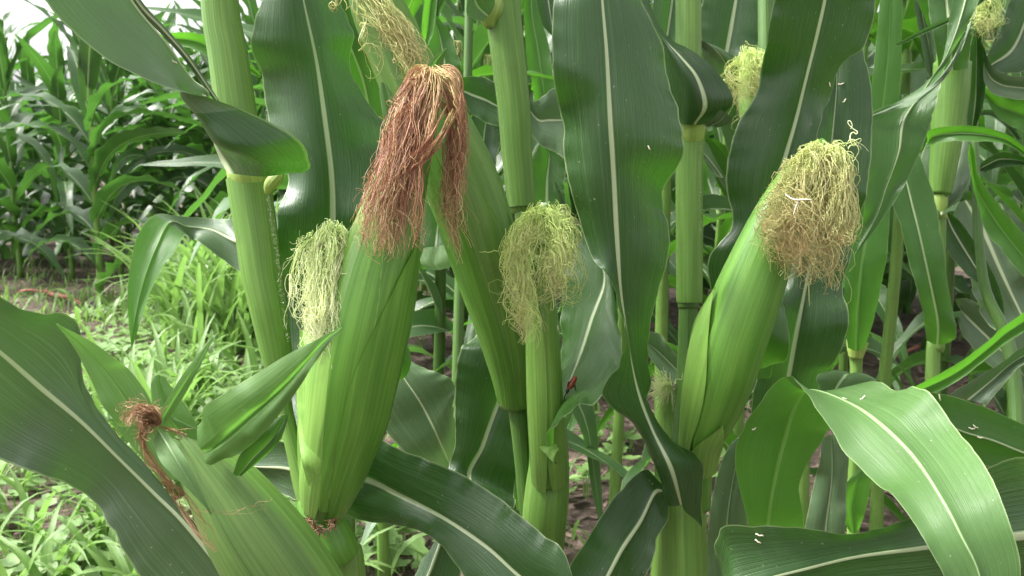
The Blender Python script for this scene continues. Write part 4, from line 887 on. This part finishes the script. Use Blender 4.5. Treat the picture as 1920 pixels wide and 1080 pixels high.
def make_ground():
    xs = np.concatenate([np.linspace(-150, -5, 14), np.linspace(-4.8, 5.2, 150), np.linspace(6, 150, 14)])
    ys = np.concatenate([np.linspace(-30, -1, 8), np.linspace(-0.8, 8, 140), np.linspace(9, 220, 22)])
    V = []
    for y in ys:
        for x in xs:
            near = abs(x) < 6 and -1 < y < 9
            V.append((x, y, ground_z(x, y) + (random.uniform(-.006, .006) if near else 0)))
    m, t = nodes_of('soil'); b = NB(t)
    tc = b.n('ShaderNodeTexCoord'); ob = tc.outputs['Object']
    n1 = b.noise(ob, 1.6, 4, .6); n2 = b.noise(ob, 28, 5, .7); n3 = b.noise(ob, 160, 3, .6)
    c = b.mix(b.mapr(n2, .35, .65, 0, 1), (0.040, 0.024, 0.018), (0.10, 0.066, 0.052))
    c = b.mix(b.mapr(n3, .5, .7, 0, .6), c, (0.20, 0.145, 0.125))
    c = b.mix(b.mapr(n1, .45, .65, 0, .35), c, (0.10, 0.10, 0.045))
    p = b.n('ShaderNodeBsdfPrincipled'); b.l(c, p.inputs['Base Color']); p.inputs['Roughness'].default_value = .95
    bp = b.n('ShaderNodeBump'); bp.inputs['Distance'].default_value = .01
    b.l(b.math('ADD', n2, b.math('MULTIPLY', n3, .5)), bp.inputs['Height']); b.l(bp.outputs[0], p.inputs['Normal'])
    o = b.n('ShaderNodeOutputMaterial'); b.l(p.outputs[0], o.inputs[0])
    me = new_mesh('ground', V, grid_faces(len(ys), len(xs)), None, m)
    g = link('ground', me); g['kind'] = 'structure'
random.seed(3)
make_ground()

# loose dry stalk chips and leaf litter (nobody could count them)
def litter():
    rnd = random.Random(8); V = []; F = []
    for i in range(14000):
        y = 0.9 + 6.5 * rnd.random() ** 1.3; x = rnd.uniform(-.75, .75) * y + rnd.uniform(-.2, .2)
        if x < -0.35 * y + 0.1 and rnd.random() < .6: continue
        l = rnd.uniform(.004, .018) if rnd.random() < .8 else rnd.uniform(.02, .06); w = min(l * rnd.uniform(.12, .5), .006); a = rnd.uniform(0, 6.28)
        c, s = math.cos(a), math.sin(a); z = ground_z(x, y) + rnd.uniform(.004, .014); tz = rnd.uniform(-.01, .01)
        k = len(V)
        V += [(x - c * l - s * w, y - s * l + c * w, z), (x + c * l - s * w, y + s * l + c * w, z + tz), (x + c * l + s * w, y + s * l - c * w, z + tz + .002), (x - c * l + s * w, y - s * l - c * w, z + .002)]
        F.append((k, k + 1, k + 2, k + 3))
    me = new_mesh('leaf_litter', V, F, None, plain('litter', (0.24, 0.165, 0.14), .8, (0.07, 0.042, 0.034), 14), smooth=False)
    tag(link('leaf_litter', me), 'dry stalk chips and leaf litter scattered over the bare soil', 'leaf litter', kind='stuff')
litter()

# ------------------------------------------------------------------ grass and ground cover
M_GRASS = leaf_material('grass_blade', (0.13, 0.235, 0.055), (0.19, 0.31, 0.09), (0.26, 0.48, 0.10), .36, .42, veins=5, ribw=.12, rib=(0.25, .38, .15))
M_WEED = leaf_material('weed_leaf', (0.15, 0.26, 0.075), (0.22, 0.35, 0.115), (0.28, 0.46, 0.12), .32, .5, veins=3, ribw=.05, rib=(.22, .36, .14))

def blades(name, spots, seed, mat, label, cat):
    """spots: (x, y, count, spread, length, width)"""
    rnd = random.Random(seed); V = []; F = []; UV = []; n = 8
    for (x0, y0, cnt, spr, ln, wd) in spots:
        for i in range(cnt):
            x = x0 + rnd.gauss(0, spr); y = y0 + rnd.gauss(0, spr)
            az = rnd.uniform(0, 6.283); l = ln * rnd.uniform(.45, 1.15); w = wd * rnd.uniform(.6, 1.2)
            a = math.radians(rnd.uniform(2, 30)); bend = math.radians(rnd.uniform(40, 140))
            z = 0.0; r = 0.0; k = len(V)
            for j in range(n):
                q = j / (n - 1)
                ww = w * .5 * min(1, .45 + q * 2.5) * (1 - q ** 2.2) + .0004
                cx = x + math.cos(az) * r; cy = y + math.sin(az) * r
                sx, sy = -math.sin(az) * ww, math.cos(az) * ww
                V += [(cx + sx, cy + sy, z + ww * .35), (cx, cy, z), (cx - sx, cy - sy, z + ww * .35)]
                UV += [(-1, q), (0, q), (1, q)]
                aa = a + bend * q ** 1.3
                r += math.sin(aa) * l / n; z += math.cos(aa) * l / n
                z = max(z, .004)
            F += grid_faces(n, 3, k)
    me = new_mesh(name, V, F, UV, mat)
    return tag(link(name, me), label, cat, kind='stuff')

def gp(px, py):
    """ground point under a pixel"""
    k = (py - 540) / FPX
    d = H / (k * _cp + _sp)
    p = at(px, py, d)
    return p[0], p[1]

rg = random.Random(17)
sp = []
for i in range(46):       # bright crabgrass clumps between the stalk and the far stand
    px = rg.uniform(330, 520); py = rg.uniform(500, 640)
    x, y = gp(px, py); sp.append((x, y, 16, .07, .46, .024))
for i in range(30):
    px = rg.uniform(150, 700); py = rg.uniform(560, 720)
    x, y = gp(px, py); sp.append((x, y, 7, .09, .26, .022))
for i in range(34):
    px = rg.uniform(335, 520); py = rg.uniform(575, 680)
    x, y = gp(px, py); sp.append((x, y, 9, .05, .80, .032))
blades('grass', sp, 5, M_GRASS, 'clumps of bright arching grass beyond the stout left stalk', 'grass')
sp = []
for i in range(62):
    px = rg.uniform(-60, 640); py = rg.uniform(740, 1180)
    x, y = gp(px, py); sp.append((x, y, 6, .05, .27, .021))
for i in range(22):
    px = rg.uniform(200, 480); py = rg.uniform(760, 900)
    x, y = gp(px, py); sp.append((x, y, 9, .05, .40, .030))
blades('grass', sp, 6, M_GRASS, 'broad-bladed grass growing under the lower left leaves', 'grass')
sp = []
for i in range(150):
    px = rg.uniform(-120, 560); py = rg.uniform(490, 640)
    x, y = gp(px, py); sp.append((x, y, 6, .12, .14, .009))
for i in range(40):
    px = rg.uniform(650, 1900); py = rg.uniform(560, 1080)
    x, y = gp(px, py); sp.append((x, y, 4, .06, .12, .009))
blades('grass', sp, 7, M_GRASS, 'short thin grass on the soil in the distance', 'grass')

def weeds(name, spots, seed, label):
    """low broad-leaved weeds: lobed leaves on short stalks"""
    rnd = random.Random(seed); V = []; F = []; UV = []
    for (x0, y0, cnt, spr, size, hh) in spots:
        for i in range(cnt):
            x = x0 + rnd.gauss(0, spr); y = y0 + rnd.gauss(0, spr); z = ground_z(x, y) + rnd.uniform(.2, 1) * hh
            az = rnd.uniform(0, 6.28); til = rnd.uniform(-.5, .5); s = size * rnd.uniform(.6, 1.2)
            c, sn = math.cos(az), math.sin(az)
            k = len(V); V.append((x, y, z)); UV.append((0, .3)); m = 12
            for j in range(m):
                t = 6.283 * j / m
                rad = s * (0.72 + .28 * math.cos(3 * t)) * rnd.uniform(.92, 1.05)
                lx, ly = rad * math.cos(t), rad * math.sin(t)
                V.append((x + c * lx - sn * ly, y + sn * lx + c * ly, z + til * lx + abs(ly) * .25)); UV.append((math.sin(t) * .9, .5 + .4 * math.cos(t)))
            F += [(k, k + 1 + j, k + 1 + (j + 1) % m) for j in range(m)]
            kk = len(V)
            V += [(x, y, z), (x + .002, y, z), (x + .004, y + .004, 0), (x, y + .004, 0)]; UV += [(0.3, .5)] * 4
            F.append((kk, kk + 1, kk + 2, kk + 3))
    me = new_mesh(name, V, F, UV, M_WEED)
    tag(link(name, me), label, 'weeds', kind='stuff')
sp = []
for i in range(150):
    x, y = gp(rg.uniform(120, 620), rg.uniform(575, 800)); sp.append((x, y, 9, .07, .034, .05))
for i in range(90):
    x, y = gp(rg.uniform(-60, 620), rg.uniform(800, 1150)); sp.append((x, y, 9, .05, .026, .06))
weeds('weeds', sp, 9, 'pale broad-leaved weeds carpeting the soil at left')
sp = []
for (px, py) in [(640, 1010), (700, 1040), (760, 1050), (720, 985), (1110, 900), (1090, 840), (1130, 930), (1160, 850), (720, 600), (700, 560), (790, 580), (1330, 900), (1110, 760), (760, 610)]:
    x, y = gp(px, py); sp.append((x, y, 13, .05, .032, .09))
weeds('weeds', sp, 10, 'broad-leaved weeds in the gaps between the middle maize plants')

# ------------------------------------------------------------------ the other maize plants: prototypes with parts, then copies
def proto(seed, height, nleaf, mat, low, lw=.078, leafn=18, leafk=7, ear=True, ll=.62, stem=.013, sm=None):
    """returns (stalk mesh, [(leaf mesh, z, azimuth)], ear meshes)"""
    rnd = random.Random(seed)
    n = 24
    lean = rnd.uniform(-.03, .03); l2 = rnd.uniform(-.03, .03)
    zs = np.linspace(-.02, height * .93, n)
    C = np.stack([lean * (zs / height) ** 2 + .004 * np.sin(zs * 9 + seed), l2 * (zs / height) ** 2 + .004 * np.cos(zs * 7), zs], -1)
    R = stem * (1 - .62 * (zs / height)) * (1 + .10 * np.abs(np.sin(zs / .16 * math.pi)) ** 8)
    global CAM
    keep = CAM; CAM = np.array([0.0, -50, 0]); st = tube_mesh('stalk', C, R, sm or (M_STALKD if rnd.random() < .5 else M_STALK), k=10); CAM = keep
    leaves = []
    az0 = rnd.uniform(0, 6.28)
    for i in range(nleaf):
        q = i / (nleaf - 1)
        z = height * (low + (.93 - low) * q ** .92)
        az = az0 + (math.pi if i % 2 else 0) + rnd.gauss(0, .35)
        L = ll * (.72 + .5 * math.sin(math.pi * min(1, q * .85 + .15))) * rnd.uniform(.85, 1.1)
        a0 = rnd.uniform(22, 42) * (1 - .72 * q)
        bend = rnd.uniform(75, 140) * (1 - .80 * q ** 1.5)
        if q > .85: L *= .8
        leaves.append((gen_leaf_mesh(rnd, L, lw * rnd.uniform(.8, 1.1) * (1 - .35 * q), a0, bend, mat, leafn, leafk, 1.3), z, az))
    ears = None
    if ear:
        ze = height * rnd.uniform(.42, .55); a = az0 + rnd.choice([0, math.pi])
        t = np.linspace(0, 1, 12)
        ax = np.stack([.012 + .06 * t * math.sin(.45), 0 * t, .19 * t * math.cos(.25)], -1)
        rr = .021 * np.sin(np.pi * np.clip(.14 + .80 * t, 0, 1)) ** .7 + .001
        keep = CAM; CAM = np.array([0.0, -50, 0]); em = tube_mesh('ear', ax, rr, M_HUSK, k=12, rib=.02); CAM = keep
        out = []
        for s_ in range(34):
            th = rnd.uniform(0, 6.28); P = []; r0 = rnd.uniform(.006, .02)
            for qq in np.linspace(0, 1, 8):
                P.append(ax[-1] + np.array([math.cos(th) * r0 * min(1, qq * 3) + rnd.gauss(0, .0015), math.sin(th) * r0 * min(1, qq * 3) + rnd.gauss(0, .0015), .016 * math.sin(qq * 2.4) - .055 * qq * qq]))
            out.append((P, .0008, rnd.random()))
        ears = (em, strand_mesh('silk', out, S_GOLD if seed % 2 else S_GREEN), ze, a)
    return st, leaves, ears

def put_plant(pr, x, y, rot, sc, label, group, name='maize_plant', parts=True, lean=0.0):
    st, leaves, ears = pr
    o = bpy.data.objects.new(name, None); COL.objects.link(o)
    o.location = (x, y, ground_z(x, y)); o.rotation_euler = (lean, 0, rot); o.scale = (sc, sc, sc)
    tag(o, label, 'maize plant', group)
    def ch(nm, me, par, loc=(0, 0, 0), rz=0):
        c = bpy.data.objects.new(nm, me); COL.objects.link(c); c.parent = par; c.location = loc; c.rotation_euler = (0, 0, rz); return c
    ch('stalk', st, o)
    for me, z, az in leaves: ch('leaf', me, o, (0, 0, z), az)
    if ears:
        e = ch('ear', ears[0], o, (0, 0, ears[2]), ears[3]); ch('silk', ears[1], e)
    return o

def merged(pr):
    """one mesh for a plant too small in the picture to show its parts"""
    st, leaves, ears = pr
    V = []; F = []; UV = []; MI = []; mats = []
    items = [(st, 0, 0)] + leaves
    for me, z, az in items:
        k = len(V); c, s = math.cos(az), math.sin(az)
        V += [(v.co.x * c - v.co.y * s, v.co.x * s + v.co.y * c, v.co.z + z) for v in me.vertices]
        uvl = me.uv_layers[0].data; tmp = [(0, 0)] * len(me.vertices)
        for lp in me.loops: tmp[lp.vertex_index] = tuple(uvl[lp.index].uv)
        UV += tmp
        mt = me.materials[0]
        if mt not in mats: mats.append(mt)
        for p_ in me.polygons:
            F.append(tuple(k + i for i in p_.vertices)); MI.append(mats.index(mt))
    out = new_mesh('maize_plant', V, F, UV, None)
    for mt in mats: out.materials.append(mt)
    out.polygons.foreach_set('material_index', MI)
    return out

FARP = [proto(200 + i, 1.95 + .1 * (i % 3), 18, M_BACK, .06, lw=.185, leafn=16, leafk=5, ll=.85, stem=.024, sm=M_STALK) for i in range(5)]
MIDP = [proto(300 + i, 1.9, 16, M_BACK if i % 2 else M_MID, .06, lw=.075, leafn=22, leafk=7, ll=.62) for i in range(5)]
MIDH = [proto(330 + i, 1.9, 12, M_BACK if i % 2 else M_MID, .34, lw=.075, leafn=22, leafk=7, ll=.55) for i in range(3)]
FARM = [merged(p) for p in FARP]

rb = random.Random(77)
# left-hand stand beyond the weedy strip
front = [(-2.95, 5.15, 'leftmost maize plant of the distant stand, rooted beside the red dead stalk'),
         (-2.12, 4.75, 'distant maize plant with a small pale ear, standing alone before the left-hand stand'),
         (-1.50, 5.6, 'distant maize plant just left of the stout foreground stalk')]
for i, (x, y, lb) in enumerate(front):
    put_plant(FARP[(3, 4, 2)[i]], x, y, (rb.uniform(0, 6.28), 2.2, 4.0)[i], (.80, .74, .76)[i], lb, 'maize plants of the left-hand stand')
k = 0
for row in range(6):
    y = 5.9 + row * .62
    x = -4.9 - row * .3
    while x < -.3 + row * .1:
        px = 960 + x / y * FPX
        if row < 2:
            put_plant(FARP[rb.randrange(5)], x + rb.uniform(-.05, .05), y + rb.uniform(-.12, .12), rb.uniform(0, 6.28), rb.uniform(.68, .78) * (1 - .15 * (40 < px < 180)),
                      'maize plant packed among its neighbours in the dark left-hand stand behind the weedy strip', 'maize plants of the left-hand stand')
        else:
            o = bpy.data.objects.new('maize_plant', FARM[rb.randrange(5)]); COL.objects.link(o)
            o.location = (x + rb.uniform(-.08, .08), y + rb.uniform(-.15, .15), 0); o.rotation_euler = (0, 0, rb.uniform(0, 6.28)); s = rb.uniform(.66, .76) * (1 + .10 * (x > -2.2)) * (1 - .17 * (30 < px < 190)); o.scale = (s, s, s)
            tag(o, 'maize plant in the back rows of the left-hand stand, only its top showing', 'maize plant', 'maize plants at the back of the left-hand stand')
        x += rb.uniform(.24, .36)

# rows on the right and straight ahead
for i, (px, d) in enumerate([(1165, 1.75), (820, 1.85), (1680, 1.7), (1930, 1.9), (1250, 2.1), (1480, 2.0), (1010, 2.2), (1790, 2.1), (895, 2.6), (1120, 2.7), (1560, 2.7), (1920, 2.4), (1350, 2.9), (740, 3.0), (1690, 3.1), (2080, 1.9), (2150, 2.6), (700, 1.7), (960, 1.9), (1400, 1.75), (1530, 1.55), (1250, 1.55), (1850, 2.9), (1600, 2.2)]):
    lbs = ['slender maize plant rooted in the gap left of the huge dark blade', 'maize plant in the gap right of the big ear, stalks visible over bare soil',
           'thin maize stalk over brown soil left of the swollen sheath at right', 'maize plant at the right edge with a thick pale stalk', 'maize plant seen behind the small silk tuft',
           'maize plant behind the large leaning ear at right', 'maize plant behind the middle stalk', 'maize plant behind the thin stem at right', 'maize plant further back in the bright gap at top centre',
           'maize plant further back between the middle stalk and the huge blade', 'maize plant further back behind the golden silk', 'maize plant further back near the right edge',
           'maize plant further back right of the dark sheath stalk', 'maize plant further back behind the big red-brown silk', 'maize plant further back above the brown soil patch at right',
           'maize plant outside the right edge whose leaves reach in', 'maize plant far outside the right edge whose leaves reach in', 'maize plant directly behind the base of the fattest ear', 'maize plant directly behind the yellow-green silk',
           'maize plant directly behind the wide dark blade at right', 'maize plant behind the bright folded blade, lower right', 'maize plant behind the sheathed stalk right of the huge blade', 'maize plant far back at right below the small silk', 'maize plant behind the slim plant with the lit blade']
    x = (px - 960) / FPX * d
    put_plant(MIDH[i % 3] if px in (1165, 1680, 1790, 1690, 1600, 1530, 1250, 1850) else MIDP[i % 5], x, d, rb.uniform(0, 6.28), rb.uniform(.9, 1.05), lbs[i], 'maize plants of the middle rows')
for row in range(7):
    y = 3.4 + row * .6
    x = -.55 - .12 * row
    while x < 2.3 + row * .45:
        o = bpy.data.objects.new('maize_plant', FARM[rb.randrange(5)]); COL.objects.link(o)
        o.location = (x + rb.uniform(-.06, .06), y + rb.uniform(-.15, .15), 0); o.rotation_euler = (0, 0, rb.uniform(0, 6.28)); s = rb.uniform(.74, .92); o.scale = (s, s, s)
        tag(o, 'maize plant deep in the rows behind the front plants, seen only through gaps', 'maize plant', 'maize plants deep in the rows')
        x += rb.uniform(.28, .42)

# ------------------------------------------------------------------ small things
dg = gp(105, 562)
ds = empty('dead_stalk', (dg[0], dg[1], 0.01), 'reddish dead stalk lying on the soil at far left', 'dead stalk')
M_RED = plain('dead_red', (0.42, 0.17, 0.12), .8, (0.25, 0.10, 0.07))
def free_tube(name, parent, pts, rs, mat, k=8):
    C = catmull(np.array(pts, float), 14); R = catmull(np.array(rs, float).reshape(-1, 1), 14)[:, 0]
    return link(name, tube_mesh(name, C, R, mat, k=k), parent)
free_tube('stem', ds, [(dg[0] - .12, dg[1] + .12, .03), (dg[0], dg[1], .025), (dg[0] + .12, dg[1] - .1, .03), (dg[0] + .24, dg[1] - .22, .015)], [.012, .013, .011, .006], M_RED)
free_tube('twig', ds, [(dg[0] - .05, dg[1] + .05, .03), (dg[0] - .16, dg[1] + .02, .05), (dg[0] - .24, dg[1] + .05, .03)], [.007, .006, .003], M_RED)
dg = gp(1712, 676)
ds = empty('dead_stalk', (dg[0], dg[1], 0.01), 'reddish dead stalk lying between the right-hand stems', 'dead stalk')
free_tube('stem', ds, [(dg[0] - .10, dg[1] - .05, .02), (dg[0], dg[1], .05), (dg[0] + .14, dg[1] + .06, .08)], [.006, .007, .004], M_RED)

# red beetle on the blade behind the middle ear
bp_ = at(1072, 719, .638)
# (its blade margin passes at this depth)
bt = empty('beetle', bp_, 'small red beetle clinging to the blade right of the middle ear', 'beetle')
M_BR = plain('beetle_red', (0.24, 0.035, 0.015), .35, (0.13, 0.02, 0.01), 400); M_BK = plain('beetle_black', (0.02, 0.015, 0.015), .4)
def px_tube(name, parent, pts, mat, k=12, n=14):
    C, R = axis_px(pts, n); return link(name, tube_mesh(name, C, R, mat, k=k), parent)
px_tube('body', bt, [(1080, 706, .640, 1), (1078, 709, .639, 4.5), (1074, 716, .638, 5.5), (1069, 725, .638, 5), (1066, 730, .638, 2)], M_BR)
px_tube('head', bt, [(1066, 729, .638, 2), (1064, 733, .638, 3.6), (1062, 738, .639, 1)], M_BK)
for dx, dy in ((8, -2), (9, 5), (-8, 4), (-7, -3)):
    px_tube('leg', bt, [(1071, 722, .639, .8), (1071 + dx * .6, 722 + dy - 3, .637, .8), (1071 + dx, 724 + dy + 3, .642, .5)], M_BK, 6, 8)
px_tube('antenna', bt, [(1062, 737, .639, .5), (1058, 744, .637, .5), (1058, 752, .637, .4)], M_BK, 6, 8)

bpy.context.view_layer.update()
DG = bpy.context.evaluated_depsgraph_get()
def touch(px, py, d):
    """the surface nearest to where the small thing should lie"""
    t = Vector(at(px, py, d)); c = Vector(CAM); v = (t - c).normalized()
    ok, loc, nrm, _, ob, _ = SC.ray_cast(DG, c, v)
    if not ok: return d, np.array([0, 0, 1.0])
    dd = float(np.dot(np.array(loc) - CAM, FWD))
    return (dd, np.array(nrm)) if abs(dd - d) < .15 else (d, np.array(nrm))

# shed anthers lying on the blades
M_WH = plain('anther_white', (0.78, 0.75, 0.62), .6, (0.65, 0.58, 0.42))
anth = [(1424, 1003, .498, 12, 3, 'upper of two white anthers on the bottom blade with the white midrib'), (1421, 1015, .498, 9, 6, 'lower of two white anthers on the bottom blade with the white midrib'),
        (1584, 747, .548, 6, 2, 'white anther left on top of the bright folded blade'), (1617, 746, .545, 8, -6, 'white anther right on top of the bright folded blade'),
        (1414, 804, .62, 6, -3, 'white anther on the margin beside the folded blade'), (1762, 745, .65, 2, 10, 'white curved anther near the tip of the right edge blade'),
        (1822, 803, .65, 10, 2, 'left anther of the cluster on the right edge blade'), (1829, 800, .648, 8, 5, 'right anther of the cluster on the right edge blade'), (1838, 820, .65, 9, 1, 'anther below the cluster on the right edge blade'),
        (1556, 158, .80, 2, 8, 'anther on the dark round-topped blade beside its midrib'), (1577, 157, .80, 9, -2, 'topmost anther on the dark round-topped blade'), (1583, 189, .80, 5, -6, 'lowest anther on the dark round-topped blade'),
        (326, 115, .515, 10, 6, 'anther on the grey blade at upper left'), (382, 178, .53, 8, 5, 'anther by the ridge of the grey blade at upper left'), (1046, 615, .64, 1, 8, 'anther on the edge of the middle ear'), (1217, 277, .565, 3, 6, 'anther on the huge dark blade near its right margin'),
        (1486, 374, .574, 22, 6, '')]
def anther(px, py, d, dx, dy, lb):
    if not lb: return
    d = touch(px, py, d)[0] - .0007
    C, R = axis_px([(px - dx * .6, py - dy * .6, d, .6), (px - dx * .3, py - dy * .3, d - .0005, 1.0), (px, py + 1.5, d - .0006, 1.3), (px + dx * .3, py + dy * .3, d - .0005, 1.1), (px + dx * .6, py + dy * .6, d, .6)], 10)
    me = tube_mesh('anther', C - at(px, py, d), R, M_WH, k=8)
    o = bpy.data.objects.new('anther', me); COL.objects.link(o); o.location = tuple(at(px, py, d))
    tag(o, lb, 'anther', 'shed anthers lying on the blades')
for a in anth: anther(*a)
# a white forked filament caught on the golden silk
ft = empty('filament', at(1495, 375, .572), 'white forked filament caught on the golden silk of the right-hand ear', 'filament')
px_tube('branch', ft, [(1473, 365, .573, 1), (1485, 373, .571, 1.8), (1497, 375, .57, 2), (1510, 374, .571, 1.8), (1523, 375, .573, 1)], M_WH, 6)
px_tube('branch', ft, [(1497, 375, .571, 1.8), (1493, 386, .571, 1.8), (1488, 402, .573, 1)], M_WH, 6)

# rows so deep that the picture shows nothing of them are left out
for nm in '067 068 069 070 071 079 080 081 082 083 084 085 087 088 089 090 091 100 101 102 103 104 105 106 107 108 109 110 111 112 120 121 122 123 124 125 126 127 128 129 130 185 188 189 191 193 197 199 201 202 203 207 208 209 211 212 213 217 218 219 220 221 222 223 224 225 227 228 229 230 231 232 233 234 235 236 237 238 239 240 241 242 243 244 245 246 247 248'.split():
    ob = bpy.data.objects.get('maize_plant.' + nm)
    if ob is not None and not ob.children: bpy.data.objects.remove(ob)
